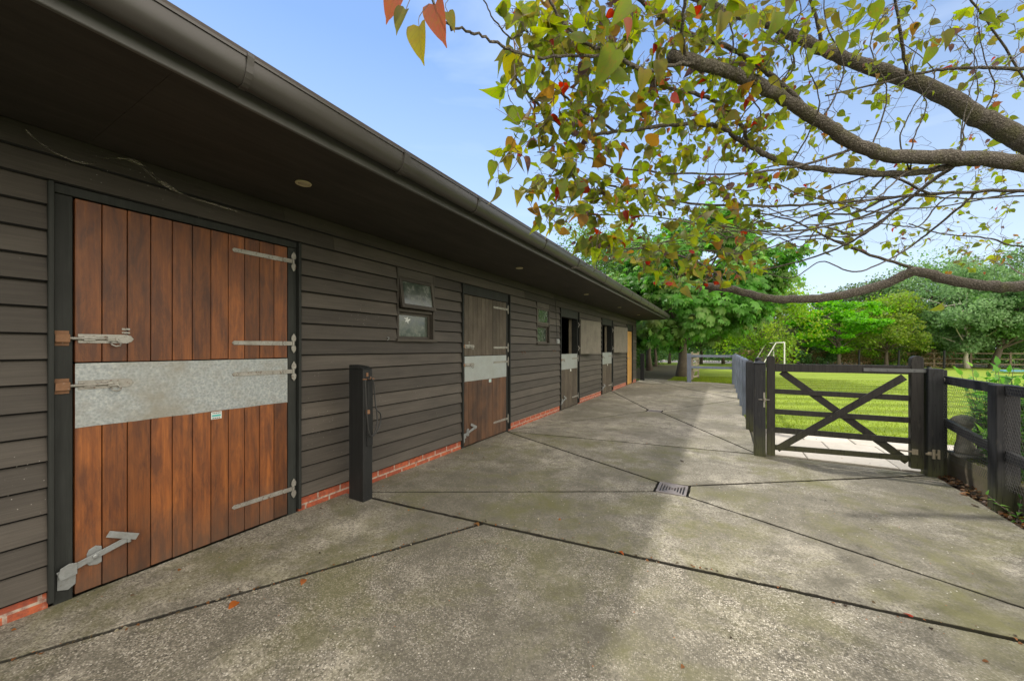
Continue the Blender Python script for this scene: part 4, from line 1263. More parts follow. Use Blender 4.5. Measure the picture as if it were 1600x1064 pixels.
V, F, C, UV = scatter(LT, LF, np.stack([px_, py_, np.full(n, .005)], 1), np.concatenate([RNG.normal(0, 1, (n, 2)), RNG.uniform(0, .3, (n, 1))], 1), RNG.normal(0, .3, (n, 3)) + np.array([0, 0, 1]), RNG.uniform(.006, .022, n), pal[RNG.integers(0, 5, n)], LUV)
o = arr_mesh('debris', V, F, M['leaf'], None, C, UV); tagp(o, 'small crumbs of dead leaf and grit scattered on the concrete yard', 'debris', kind='stuff')
# a few loose leaves on the yard
spots = [(-2.33, 1.05, .055, (.42, .13, .03), 'orange fallen leaf in the joint before the orange door, nearest the camera'),
         (-1.72, 2.46, .05, (.30, .15, .05), 'brown fallen leaf where the diagonal joint meets the long joint'),
         (-.62, 2.60, .04, (.42, .10, .02), 'small bright orange leaf beside the long joint before the drain'),
         (.30, 1.72, .07, (.36, .45, .18), 'pale green fallen leaf on the coarse concrete at the front'),
         (.85, 2.71, .04, (.45, .05, .02), 'small red leaf in the long joint at the right'),
         (1.98, 5.25, .06, (.42, .20, .10), 'curled tan leaf at the edge of the yard below the garden fence'),
         (1.93, 4.9, .05, (.10, .07, .05), 'dark curled leaf lying on pale concrete near the fence post'),
         (-.45, 5.05, .05, (.06, .04, .03), 'dark fallen leaf on the concrete beyond the near drain'),
         (-2.2, 1.35, .045, (.38, .14, .05), 'rusty orange leaf in the diagonal joint below the orange door')]
for x, y, s_, c, lab in spots:
    a = random.random() * 6.28
    V, F, C, UV = scatter(LT, LF, np.array([(x, y, .008)]), np.array([(math.cos(a), math.sin(a), .1)]), np.array([(.2, .1, 1.)]), np.array([s_]), np.array([c]), LUV)
    o = arr_mesh('fallen_leaf', V, F, M['leaf'], None, C, UV, True); tagp(o, lab, 'leaf', 'loose leaves on the yard')


# ------------------------------------------------------------------ trees and plants
def crown_cloud(cx, cy, cz, rx, ry, rz, nclump, nleaf, csize=.35, flat=.8, seed=1, hollow=.55, zmin=None):
    """leaf positions on many small clumps spread through an ellipsoid; returns pos, outward normal"""
    g = np.random.default_rng(seed)
    d = unit(g.normal(0, 1, (nclump, 3))); r = hollow + (1 - hollow) * g.random(nclump) ** .6
    lob = 1 + .16 * np.sin(d[:, 0] * 5 + seed) * np.sin(d[:, 2] * 6 + seed * 2) + .12 * np.sin(d[:, 1] * 9 + seed)
    cc = d * (r * lob)[:, None] * np.array([rx, ry, rz])
    cr_ = csize * g.uniform(.6, 1.35, nclump) * (rx + rz) / 2
    idx = g.integers(0, nclump, nleaf); e = unit(g.normal(0, 1, (nleaf, 3))); e[:, 2] = e[:, 2] * .9 + .12
    rr = cr_[idx] * g.random(nleaf) ** .45
    pos = cc[idx] + e * rr[:, None] * np.array([1, 1, flat])
    out = unit(pos / np.array([rx, ry, rz]))
    pos += np.array([cx, cy, cz])
    if zmin is not None:
        k_ = pos[:, 2] > zmin + .3 * np.sin(pos[:, 0] * 2.1 + seed) + .2 * np.sin(pos[:, 1] * 3); pos, out, idx = pos[k_], out[k_], idx[k_]
    return pos, out, idx, cc + np.array([cx, cy, cz])


QT = np.array([(-.5, .0, 0), (0, -.6, 0), (.5, .0, 0), (0, .62, .08)]); QF = np.array([(0, 1, 2, 3)])
PAL = np.array([(0, -.5, 0)])


def palmate():
    vs = []; fs = []; k = 0
    for i, a in enumerate(np.radians([-95, -62, -31, 0, 31, 62, 95])):
        L = [.62, .85, 1.0, 1.08, 1.0, .85, .62][i]; w = .19 * L
        dx, dy = math.sin(a), math.cos(a); px, py_ = dy, -dx
        vs += [(0, 0, 0), (dx * L * .68 - px * w, dy * L * .68 - py_ * w, -.20), (dx * L * .96, dy * L * .96, -.55), (dx * L * .68 + px * w, dy * L * .68 + py_ * w, -.20)]
        fs.append((k, k + 1, k + 2, k + 3)); k += 4
    return np.array(vs), np.array(fs)


PT, PF = palmate()


def tree(name, lab, x, y, h, rx, rz, cz, cols, leaf=.12, nclump=90, nleaf=12000, trunk_r=.14, seed=1, kind='quad', group=None, bark='bark', lean=(0, 0), csize=.30, ry=None, zmin=None, droop=0, base=0, flat=.8, hollow=.5):
    g = np.random.default_rng(seed + 50); ry = ry or rx
    E_ = empty(name, (x, y, base), lab, 'tree', group)
    cx, cy = x + lean[0], y + lean[1]
    pos, out, idx, cc = crown_cloud(cx, cy, cz, rx, ry, rz, nclump, nleaf, csize, flat, seed, hollow, zmin)
    m_ = MB(); rs = random.Random(seed)
    top = Vector((cx, cy, cz + rz * .45)); pts = [Vector((x, y, base - .1))]
    for i in range(1, 8):
        t = i / 7; q = Vector((x, y, base)).lerp(top, t); q.x += rs.gauss(0, .05) * h * .12; q.y += rs.gauss(0, .05) * h * .12; pts.append(q)
    rad = [trunk_r * (1.35 if i == 0 else 1 - i / 7.6) for i in range(8)]
    m_.tube(pts, rad, 10); m_.build('trunk', M[bark], E_, smooth=True)
    m_ = MB()
    for i in range(min(34, nclump)):
        c = Vector(cc[i]); a = pts[rs.randint(2, 6)]
        if c.z < a.z - .3 * rz: a = pts[2]
        mid = a.lerp(c, .5) + Vector((rs.gauss(0, .12), rs.gauss(0, .12), rs.uniform(.0, .25)))
        m_.tube(catmull([a, mid, c], 4), [trunk_r * .38 * (1 - j / 9.5) for j in range(9)], 5)
    m_.build('limbs', M[bark], E_, smooth=True)
    n = len(pos); cols = np.array(cols)
    cl = cols[g.integers(0, len(cols), nclump)][idx] * .55 + cols[g.integers(0, len(cols), n)] * .45
    cl = cl * g.uniform(.7, 1.3, (n, 1))
    nn = out * .8 + g.normal(0, .55, (n, 3)); nn[:, 2] += .55
    if kind == 'palm':
        d = out * np.array([1, 1, .2]) + g.normal(0, .5, (n, 3)); d[:, 2] -= .55
        nn = out * .5 + g.normal(0, .3, (n, 3)); nn[:, 2] += .9
        V, F, C, _ = scatter(PT, PF, pos, d, nn, g.uniform(.7, 1.25, n) * leaf, cl)
    else:
        d = g.normal(0, 1, (n, 3)); d[:, 2] -= droop * 2
        V, F, C, _ = scatter(QT, QF, pos, d, nn, g.uniform(.65, 1.35, n) * leaf, cl)
    arr_mesh('crown', V, F, M['leaf'], E_, C)
    return E_


def gpos(u, y):
    r = ray(u, 600); t = y / r.y; return r.x * t, y


G1 = [(.09, .19, .035), (.13, .25, .045), (.07, .15, .03), (.16, .28, .07)]
G_l = [(.18, .36, .025), (.24, .42, .035), (.14, .29, .025)]
G_y = [(.22, .30, .04), (.27, .33, .06), (.15, .22, .04)]
G_d = [(.06, .13, .035), (.085, .16, .045), (.05, .10, .03)]
G_b = [(.16, .27, .11), (.21, .33, .15), (.13, .23, .09)]
G_r = [(.10, .09, .045), (.07, .09, .03), (.12, .13, .05)]
tg = 'trees beyond the yard and lawn'
x, y = gpos(1065, 20.4)
tree('chestnut_tree', 'broad horse chestnut with drooping hand shaped leaves standing past the end of the yard', x, y, 7.5, 3.75, 2.95, 4.35, [(.10, .27, .04), (.14, .34, .055), (.07, .19, .03), (.19, .40, .09), (.20, .26, .08)], .27, 170, 8500, .24, 3, 'palm', tg, csize=.23, lean=(.35, .0), zmin=1.55, hollow=.72)
x, y = gpos(930, 27)
tree('ash_tree', 'tall light green tree rising behind the far end of the stable roof', x, y, 11, 4.2, 4.3, 6.0, G1 + [(.12, .20, .05)], .13, 120, 20000, .2, 4, 'quad', tg, csize=.24)
x, y = gpos(1015, 25)
tree('maple_tree', 'mid green tree between the chestnut and the tall tree behind the roof', x, y, 9, 3.3, 3.3, 5.6, G1, .12, 90, 14000, .16, 5, 'quad', tg)
x, y = gpos(1190, 33)
tree('lime_tree', 'yellow green tree peeping out to the right of the chestnut', x, y, 6.5, 3.2, 3.3, 3.5, G_l + G_y, .13, 80, 12000, .15, 6, 'quad', tg)
x, y = gpos(1311, 38)
tree('acacia_tree', 'vivid lime green round tree above the hedge seen over the gate', x, y, 5.6, 3.1, 2.3, 3.45, [(.13, .38, .012), (.18, .46, .018), (.10, .30, .012)], .15, 80, 15000, .13, 7, 'quad', tg, csize=.24, flat=.4, zmin=1.1)
x, y = gpos(1385, 39)
tree('elder_tree', 'yellow green bushy tree between the vivid green tree and the birch', x, y, 5, 3.0, 2.2, 3.1, G_y + G_l[:1], .12, 80, 13000, .12, 8, 'quad', tg, zmin=.9)
x, y = gpos(1352, 45)
tree('oak_tree', 'dark tall tree behind the vivid green and yellow green trees', x, y, 7, 4.2, 3.6, 4.2, G_d + G_r[:1], .14, 80, 13000, .2, 9, 'quad', tg)
x, y = gpos(1240, 44)
tree('plum_tree', 'dark reddish green tree left of the vivid green tree', x, y, 5, 4.0, 2.6, 3.0, G_d + G_r, .14, 80, 12000, .15, 10, 'quad', tg)
x, y = gpos(1511, 39)
tree('birch_tree', 'weeping silver birch with pale trunk on the far side of the lawn', x, y, 7, 3.3, 3.0, 4.0, G_b, .12, 110, 20000, .13, 12, 'quad', tg, bark='birch', droop=1, csize=.22, zmin=.95)
x, y = gpos(1552, 39.4)
tree('cherry_tree', 'spreading green tree with thick leaning trunk at the right edge of the lawn', x, y, 6, 3.2, 2.2, 3.6, [(.11, .22, .06), (.15, .28, .08), (.08, .18, .05)], (.15), 90, 18000, .22, 13, 'quad', tg, lean=(1.0, 0), flat=.6, zmin=.9)
x, y = gpos(1460, 45)
tree('sycamore_tree', 'large mid green tree behind the birch', x, y, 8, 4.6, 4.3, 4.6, G1 + G_b, .14, 100, 17000, .22, 14, 'quad', tg)
x, y = gpos(1600, 46)
tree('sycamore_tree', 'large dark green tree at the right border behind the leaning trunk', x, y, 9, 5.0, 4.8, 5.2, G_b + G_d, .15, 100, 17000, .22, 15, 'quad', tg)
x, y = gpos(1425, 48)
tree('sycamore_tree', 'dark green tree crown showing against the sky left of the birch', x, y, 8, 3.8, 3.8, 4.6, G_d + G1, .14, 90, 13000, .22, 16, 'quad', tg)
# dark thicket left of the track, beside the stable end
for i, (u, yy, hh, lab) in enumerate([(1004, 21.5, 2.2, 'dark bushy tree tight against the far corner of the stables'), (1024, 31, 2.6, 'dark tree with bare lower stem behind the track'), (1046, 37, 2.8, 'shaded tree behind the chestnut trunk'), (1095, 38, 2.8, 'shaded tree seen under the chestnut between trunk and rails'), (1130, 39, 2.6, 'shaded tree with two stems above the far rails')]):
    x, y = gpos(u, yy)
    tree('woodland_tree', lab, x - (.6 if i == 0 else 0), y, 6, 2.4 + .1 * i, hh, 3.7, G_d + G1[:2], .12, 60, 9000, .13, 20 + i, 'quad', tg, zmin=1.2 + (0 if i else -.7))


# hedges and low shrubs
def leafmass(name, lab, cat, boxes, n, cols, leaf, seed=1, kind=None, group=None, twigs=True, mm='leaf'):
    g = np.random.default_rng(seed); P_ = []; tot = sum((b[1] - b[0]) * (b[3] - b[2]) * (b[5] - b[4]) for b in boxes)
    for b in boxes:
        k_ = int(n * (b[1] - b[0]) * (b[3] - b[2]) * (b[5] - b[4]) / tot)
        p = np.stack([g.uniform(b[0], b[1], k_), g.uniform(b[2], b[3], k_), b[4] + (b[5] - b[4]) * g.random(k_) ** .9], 1)
        top = b[5] - .18 * (b[5] - b[4]) * (1 + np.sin(p[:, 0] * 2.3 + seed)) * .5 - .12 * (b[5] - b[4]) * np.sin(p[:, 0] * 7.1)
        P_.append(p[p[:, 2] < top])
    pos = np.concatenate(P_); n = len(pos); cols = np.array(cols)
    cl = cols[g.integers(0, len(cols), n)] * g.uniform(.6, 1.35, (n, 1))
    V, F, C, _ = scatter(QT, QF, pos, g.normal(0, 1, (n, 3)), g.normal(0, .7, (n, 3)) + np.array([0, -.3, .7]), g.uniform(.6, 1.4, n) * leaf, cl)
    o = arr_mesh(name, V, F, M[mm], None, C); tagp(o, lab, cat, group, kind); return o


leafmass('beech_hedge', 'brownish clipped hedge along the far side of the lawn seen over the gate', 'hedge', [(1.0, 15.0, 40.3, 40.75, 0, 1.35)], 14000, [(.42, .29, .17), (.30, .26, .12), (.46, .36, .22), (.18, .24, .08)], .10, 31)
for i, (u, w_, yy, h_, cs, lab) in enumerate([(1275, 1.5, 39.8, 1.7, [(.13, .24, .08), (.17, .30, .12), (.09, .16, .06)], 'pale green shrub in front of the hedge left of the vivid tree'),
                                              (1400, 1.8, 40.1, 1.9, G_y + G1, 'yellow green shrub under the elder tree'),
                                              (1455, 2.0, 41.5, 1.8, G1, 'green shrub behind the far fence left of the birch'),
                                              (1590, 2.2, 41.8, 2.0, G1 + G_b, 'green shrub behind the far fence at the right border')]):
    x, y = gpos(u, yy)
    E_ = empty('shrub', (x, y, 0), lab, 'shrub')
    pos, out, idx, cc = crown_cloud(x, y, h_ * .45, w_, 1.0, h_ * .55, 30, 3500, .3, .8, 40 + i)
    pos = pos[pos[:, 2] > 0]; n = len(pos); cs = np.array(cs)
    V, F, C, _ = scatter(QT, QF, pos, RNG.normal(0, 1, (n, 3)), RNG.normal(0, .6, (n, 3)) + np.array([0, -.2, .7]), RNG.uniform(.6, 1.4, n) * .10, cs[RNG.integers(0, len(cs), n)] * RNG.uniform(.6, 1.3, (n, 1)))
    arr_mesh('foliage', V, F, M['leaf'], E_, C)
    m_ = MB()
    for q in range(5): m_.tube([(x + q * .06 - .1, y, -.05), (x + (q - 2) * .25, y + .1, h_ * .4)], [.03, .012], 5)
    m_.build('stems', M['bark'], E_)
# far woodland closing the horizon
leafmass('far_woodland', 'dense far treeline closing the view beyond road and track', 'woodland', [(-40, 60, 53, 58, 0, 5.2)], 60000, G1 + G_l, .42, 33, kind='stuff')
leafmass('undergrowth', 'dark undergrowth beside the track past the stable end', 'undergrowth', [(-9, -4.6, 19, 36, 0, 1.0), (-9.0, -5.2, 24, 38, 0, 2.4), (-6, 3, 43, 45, 0, 1.6)], 30000, G_d, .12, 34, kind='stuff')

# far post and rail fence
F4 = fence('post_and_rail_fence', 'weathered brown post and rail fence along the far edge of the lawn', (20, 40.2, 0))
xs = [12.0 + 1.9 * i for i in range(15)]
for x in xs:
    m_ = MB(); m_.box(x - .05, x + .05, 40.35, 40.45, -.05, 1.12); m_.build('post', M['brownrail'], F4)
for z in (1.02, .62, .25):
    m_ = MB()
    m_.box(xs[0] - .1, xs[-1] + .1, 40.31, 40.345, z - .042, z + .042)
    m_.build('rail', M['brownrail'], F4)
for i, u in enumerate((1342, 1404, 1475)):
    x, y = gpos(u, 37.5); m_ = MB(); m_.tube([(x, y, -.05), (x + .02, y, 1.25)], [.07, .06], 8); o = m_.build('tree_stake', M['postblack'])
    tagp(o, ['dark stake in the lawn right of the vivid green tree', 'dark stake in the lawn under the yellow green trees', 'dark stake in the lawn left of the birch trunk'][i], 'stake')

# football goal
GO = empty('football_goal', (3.5, 29.5, 0), 'small white tubular football goal on the lawn behind the gate', 'goal')
A_, B_ = Vector((3.42, 29.5, -.02)), Vector((3.08, 31.9, -.02)); up = Vector((0, 0, 1.78)); bk = Vector((-1.35, -.45, 0)); sb = Vector((-.45, -.12, 0))
m_ = MB()
for p in (A_, B_): m_.tube([p, p + up], .04, 8)
m_.tube([A_ + up, B_ + up], .04, 8); m_.build('goal_frame', M['whitepaint'], GO)
m_ = MB()
for p in (A_, B_): m_.tube([p + up, p + up + sb], .028, 6); m_.tube([p + up + sb, p + bk + Vector((0, 0, .03))], .028, 6); m_.tube([p + bk + Vector((0, 0, .03)), p + Vector((0, 0, .03))], .028, 6)
m_.tube([A_ + bk + Vector((0, 0, .03)), B_ + bk + Vector((0, 0, .03))], .028, 6); m_.build('back_stay', M['whitepaint'], GO)
m_ = MB()
for i in range(1, 12):
    t = i / 12; m_.tube([A_.lerp(B_, t) + up, A_.lerp(B_, t) + bk], .006, 3, False)
for i in range(1, 10):
    t = i / 10; m_.tube([A_ + up.lerp(bk, t), B_ + up.lerp(bk, t)], .006, 3, False)
m_.build('net', M['print'], GO)
x, y = gpos(1596, 33)
BT_ = empty('garden_table', (x, y, 0), 'low blue flat topped item standing on the lawn at the right border', 'garden table')
m_ = MB(); m_.box(x - .9, x + .9, y - .5, y + .5, .05, .13); m_.build('top', M['blue'], BT_, bevel=.01)
for sx in (-1, 1):
    for sy in (-1, 1): m_ = MB(); m_.tube([(x + sx * .8, y + sy * .4, -.05), (x + sx * .8, y + sy * .4, .05)], .03, 6); m_.build('leg', M['print'], BT_)

# young leafy shrubs behind the right fence
LG, LGF, LGUV = leaf_template(5, .24, .2, .25)
def stem_plant(x, y, z0, ns, h, lab, seed, dens=9, leaf=.088, group='young shrubs behind the garden fence'):
    g = random.Random(seed); E_ = empty('young_shrub', (x, y, z0), lab, 'shrub', group); m_ = MB(); pos = []; dr = []
    for i in range(int(ns * 1.8)):
        a = g.random() * 6.28; hh = h * g.uniform(.6, 1.05); sp = g.uniform(.05, .22)
        pts = catmull([(x + g.gauss(0, .05), y + g.gauss(0, .05), z0), (x + math.cos(a) * sp * .6, y + math.sin(a) * sp * .6, z0 + hh * .5), (x + math.cos(a) * sp * 1.3, y + math.sin(a) * sp * 1.3, z0 + hh)], 6)
        m_.tube(pts, [.006 * (1 - j / 16) for j in range(len(pts))], 5)
        for j in range(int(dens * 1.8)):
            t = .12 + .88 * j / (dens * 1.8); q = pts[min(len(pts) - 1, int(t * (len(pts) - 1)))]
            for s_ in (0, 1):
                b = g.random() * 6.28; pos.append(tuple(q)); dr.append((math.cos(b), math.sin(b), g.uniform(-.1, .5)))
        pos.append(tuple(pts[-1])); dr.append((g.gauss(0, .3), g.gauss(0, .3), 1))
    n = len(pos); cols = np.array([(.10, .26, .04), (.15, .34, .06), (.07, .19, .04), (.21, .40, .08)])[np.random.default_rng(seed).integers(0, 4, n)]
    V, F, C, UV = scatter(LG, LGF, np.array(pos), np.array(dr), np.array([(0, 0, 1.)] * n) + RNG.normal(0, .2, (n, 3)), RNG.uniform(.7, 1.3, n) * leaf, cols, LGUV)
    arr_mesh('leaves', V, F, M['leaf'], E_, C, UV); m_.build('stems', M['twig'], E_)


stem_plant(2.44, 5.98, .2, 7, 1.0, 'leafy young shrub right behind the stone ornament', 1, 11)
stem_plant(2.43, 5.68, .2, 9, 1.02, 'leafy young shrub just behind the big fence post', 2, 12)
stem_plant(2.42, 5.36, .2, 12, .95, 'dense leafy shrub right of the big fence post', 3, 14)
stem_plant(2.62, 5.60, .17, 12, .95, 'dense leafy shrub farther back right of the big fence post', 4, 14)
stem_plant(2.40, 5.50, .22, 9, .45, 'low leafy shrub at the foot of the fence between the posts', 5, 9)
stem_plant(2.75, 6.15, .0, 12, 1.0, 'leafy shrub at the right border, farthest behind the fence', 6, 14)
stem_plant(2.33, 5.05, .24, 9, .50, 'low leafy shrub beside the big fence post at the right border', 8, 10)
stem_plant(2.10, 4.70, -.01, 2, .20, 'tiny bright green seedling at the base of the big fence post', 7, 3, .045)
# moss on the kerb and down the post
n = 5000
pos = np.stack([RNG.uniform(2.17, 2.35, n), RNG.uniform(3.6, 6.0, n), np.full(n, .252)], 1); pos = pos[(np.sin(pos[:, 1] * 5) + np.sin(pos[:, 0] * 40) * .6 + RNG.normal(0, .4, n)) > -.2]; n = len(pos)
V, F, C, _ = scatter(np.array([(-.5, 0, 0), (.5, 0, 0), (0, 1, .2)]), np.array([(0, 1, 2)]), pos, RNG.normal(0, .5, (n, 3)) + np.array([0, 0, 1]), RNG.normal(0, 1, (n, 3)), RNG.uniform(.006, .018, n), np.array([(.13, .15, .03)]) * RNG.uniform(.5, 1.4, (n, 1)))
o = arr_mesh('kerb_moss', V, F, M['leaf'], None, C); tagp(o, 'cushions of green moss on top of the old kerb', 'moss', kind='stuff')

# ------------------------------------------------------------------ overhanging tree
TR = empty('overhanging_tree', (3.75, 5.0, .15), 'large spreading tree with heart shaped green and red leaves arching over the yard', 'tree')
TRUNK = [Vector((3.85, 5.05, .1)), Vector((3.8, 5.0, .8)), Vector((3.72, 4.95, 1.5)), Vector((3.6, 4.85, 2.05))]
fork = TRUNK[-1]
m_ = MB(); m_.tube(catmull(TRUNK, 5), [.26 - .006 * i for i in range(16)], 16); m_.build('trunk', M['bark2'], TR, smooth=True)
limbs = [  # (points as sight line + distance, start radius, end radius)
    ([(1760, 300, 2.9), (1600, 257, 3.0), (1500, 247, 3.0), (1400, 245, 3.0), (1340, 228, 2.95), (1290, 195, 2.88), (1240, 165, 2.8), (1180, 130, 2.6), (1120, 106, 2.4), (1048, 88, 2.2)], .075, .034, True),
    ([(1760, 290, 3.1), (1640, 235, 3.2), (1590, 215, 3.25), (1530, 182, 3.3), (1440, 133, 3.4), (1340, 100, 3.5), (1270, 70, 3.5), (1200, 38, 3.45), (1120, 12, 3.4), (1040, -30, 3.3)], .135, .028, True),
    ([(1580, 252, 3.0), (1500, 255, 3.05), (1450, 268, 3.1), (1380, 272, 3.1), (1300, 266, 3.1), (1250, 259, 3.05), (1200, 244, 3.0), (1170, 222, 2.95), (1158, 196, 2.9), (1130, 165, 2.85), (1085, 146, 2.8), (1040, 135, 2.75), (980, 100, 2.7)], .036, .010, False),
    ([(1195, 242, 2.98), (1160, 222, 2.9), (1130, 200, 2.8), (1090, 194, 2.7), (1040, 197, 2.55), (970, 205, 2.4), (905, 212, 2.25), (870, 190, 2.1), (838, 160, 2.0), (812, 130, 1.9), (790, 100, 1.85)], .022, .005, False),
    ([(1800, 420, 3.6), (1600, 447, 3.8), (1540, 446, 3.85), (1480, 437, 3.95), (1430, 424, 4.0), (1385, 443, 4.1), (1310, 462, 4.15), (1240, 468, 4.2), (1190, 464, 4.25), (1140, 452, 4.3), (1102, 447, 4.3)], .066, .040, True),
    ([(1480, 437, 3.95), (1430, 420, 4.0), (1350, 395, 4.05), (1290, 370, 4.1), (1240, 345, 4.1), (1170, 330, 4.1)], .024, .007, False),
    ([(1140, 452, 4.3), (1118, 428, 4.3), (1090, 410, 4.25), (1050, 396, 4.2), (1000, 388, 4.1), (950, 392, 3.9)], .022, .006, False),
    ([(1760, 320, 3.2), (1600, 299, 3.3), (1500, 301, 3.3), (1420, 306, 3.4), (1320, 316, 3.4), (1200, 322, 3.3), (1080, 318, 3.1), (1000, 300, 2.9), (930, 285, 2.6), (860, 262, 2.3)], .022, .006, False),
    ([(1500, 252, 3.1), (1450, 288, 3.2), (1400, 328, 3.4), (1330, 378, 3.7), (1250, 408, 4.0), (1160, 428, 4.1)], .020, .006, False),
    ([(1700, 95, 3.0), (1600, 108, 3.05), (1530, 106, 3.1), (1450, 112, 3.2), (1380, 130, 3.3), (1290, 150, 3.3)], .026, .007, False),
    ([(1270, 185, 2.85), (1230, 140, 2.8), (1180, 100, 2.7), (1130, 70, 2.55), (1060, 45, 2.4), (1010, 8, 2.2), (960, -40, 2.1)], .024, .010, False),
    ([(1100, 102, 2.35), (1060, 100, 2.2), (1010, 112, 2.1), (960, 90, 2.0), (900, 87, 1.85), (840, 90, 1.7), (795, 78, 1.55), (770, 64, 1.45), (732, 50, 1.35), (702, 40, 1.27), (684, 20, 1.2), (664, -20, 1.15)], .012, .0028, False),
    ([(1010, 112, 2.1), (950, 82, 2.0), (905, 62, 1.9), (870, 20, 1.85), (845, -30, 1.8)], .010, .006, False),
    ([(960, 205, 2.4), (905, 170, 2.2), (865, 135, 2.05), (835, 95, 1.95), (822, 50, 1.9), (800, 60, 1.85), (775, 35, 1.8), (755, 0, 1.75)], .008, .003, False),
    ([(1340, 230, 2.95), (1240, 262, 2.95), (1140, 272, 2.9), (1040, 270, 2.8), (960, 262, 2.6), (900, 240, 2.4), (840, 238, 2.2)], .012, .004, False),
    ([(1420, 306, 3.4), (1330, 345, 3.5), (1220, 362, 3.6), (1110, 352, 3.5), (1010, 338, 3.2), (920, 335, 2.9), (850, 320, 2.6)], .012, .004, False),
    ([(1650, 180, 3.4), (1560, 60, 3.3), (1500, -20, 3.1), (1420, -120, 2.9)], .012, .006, False),
    ([(1700, 370, 3.4), (1600, 385, 3.5), (1540, 372, 3.5), (1470, 365, 3.6), (1420, 350, 3.6)], .014, .005, False),
    ([(1285, 70, 3.5), (1265, -10, 3.3), (1240, -90, 3.1)], .018, .010, False),
    ([(1420, 125, 3.4), (1408, 60, 3.2), (1400, 10, 3.1), (1392, -60, 2.9)], .016, .008, False),
    ([(1072, 96, 2.25), (1066, 50, 2.1), (1070, 0, 2.0), (1078, -60, 1.9)], .012, .008, False),
]
gl = random.Random(21)
for i in range(13):     # long fine branches sweeping out to the left
    u0, v0 = gl.uniform(1330, 1640), gl.uniform(235, 400); u3, v3 = gl.uniform(860, 1120), gl.uniform(255, 425)
    da, db = gl.uniform(3.0, 3.8), gl.uniform(2.6, 4.0); sag = gl.uniform(-30, 42)
    pp = [(u0 + (u3 - u0) * t, v0 + (v3 - v0) * t + sag * math.sin(math.pi * t) + gl.gauss(0, 9), da + (db - da) * t + gl.gauss(0, .09)) for t in (0, .12, .25, .36, .47, .58, .68, .79, .9, 1)]
    limbs.append((pp, gl.uniform(.006, .012), .0028, 'snap'))
for i in range(13):     # upright water shoots
    u0, v0 = gl.choice([(1072, 96), (1150, 115), (1238, 165), (1330, 95), (1390, 125), (1465, 150), (1540, 190), (1290, 262), (1440, 268), (880, 90), (1210, 250), (1400, 246), (1500, 250)])
    d_ = 2.2 + (u0 - 1050) / 480; pp = [(u0, v0, d_)] + [(u0 + gl.gauss(0, 10) + k_ * gl.gauss(0, 6), v0 - 52 * k_, d_ - .04 * k_) for k_ in range(1, 5)]
    limbs.append((pp, .0065, .0025, 'snap'))
nodes = []; nrad = []
lmb = []
for pts, r0, r1, thick in limbs:
    w = [P(*p) for p in pts]
    if pts[0][0] >= 1640: w = [fork.lerp(w[0], .0), fork.lerp(w[0], .5) + Vector((0, 0, .03))] + w
    if thick == 'snap':     # grow out of the nearest point of a real limb
        cand = [Vector(q) for q, rr in zip(nodes, nrad) if rr > .012]
        q0 = min(cand, key=lambda q: (q - w[0]).length); sh = q0 - w[0]
        w = [q0] + [p_ + sh * (1 - min(1, (k_ + 1) / 3.0)) for k_, p_ in enumerate(w[1:])]; thick = False
    c = catmull(w, 7); n_ = len(c)
    for i in range(1, n_ - 1): c[i] = c[i] + Vector((random.gauss(0, 1), random.gauss(0, 1), random.gauss(0, 1))) * (.0025 + r0 * .02)
    rad = [(r0 + (r1 - r0) * (i / (n_ - 1)) ** .62) * (1 + random.gauss(0, .025)) for i in range(n_)]
    m_ = MB(); m_.tube(c, rad, 14 if thick else 8)
    m_.build('limb' if r0 > .02 else 'branch', M['bark2'], TR, smooth=True)
    seg = [(q, r) for q, r in zip(c, rad)]
    for i in range(n_ - 1):
        nodes.append(tuple(c[i])); nrad.append(rad[i])
        mid = (c[i] + c[i + 1]) / 2; nodes.append(tuple(mid)); nrad.append(rad[i])


def depth_at(u, v, g):
    d = 1.55 + (u - 780) / 350 * (.55 + .95 * max(0, min(v, 430)) / 430)
    return max(1.5, min(d, 4.3)) + g.expovariate(1 / .35) * (.5 + (u - 760) / 700)


def density(u, v):
    # left outline of the canopy
    left = np.interp(v, [-50, 0, 110, 150, 190, 240, 290, 320, 352, 372, 395, 420, 450], [800, 792, 795, 785, 812, 770, 765, 815, 830, 870, 920, 980, 1040])
    if u < left or v > 452: return 0
    if v > 400 and u > 1215 and u < 1440: return .0
    if u > 1440 and v > 425: return 0
    if v > 440 and u > 1170: return 0
    d = 1.0
    if u > 1180: d = np.interp(u, [1180, 1260, 1330], [1.0, .85, .75])
    if 300 < v < 430 and u > 1440: d = .65
    if 290 < v < 440 and 1000 < u < 1240: d = 1.15
    if v < 120 and u > 1250: d = .85
    if 150 < v < 235 and 1330 < u < 1600: d = .45
    if 120 < v < 330 and u < 880: d *= .45
    if 200 < v < 290 and 900 < u < 1180: d *= .6
    return d


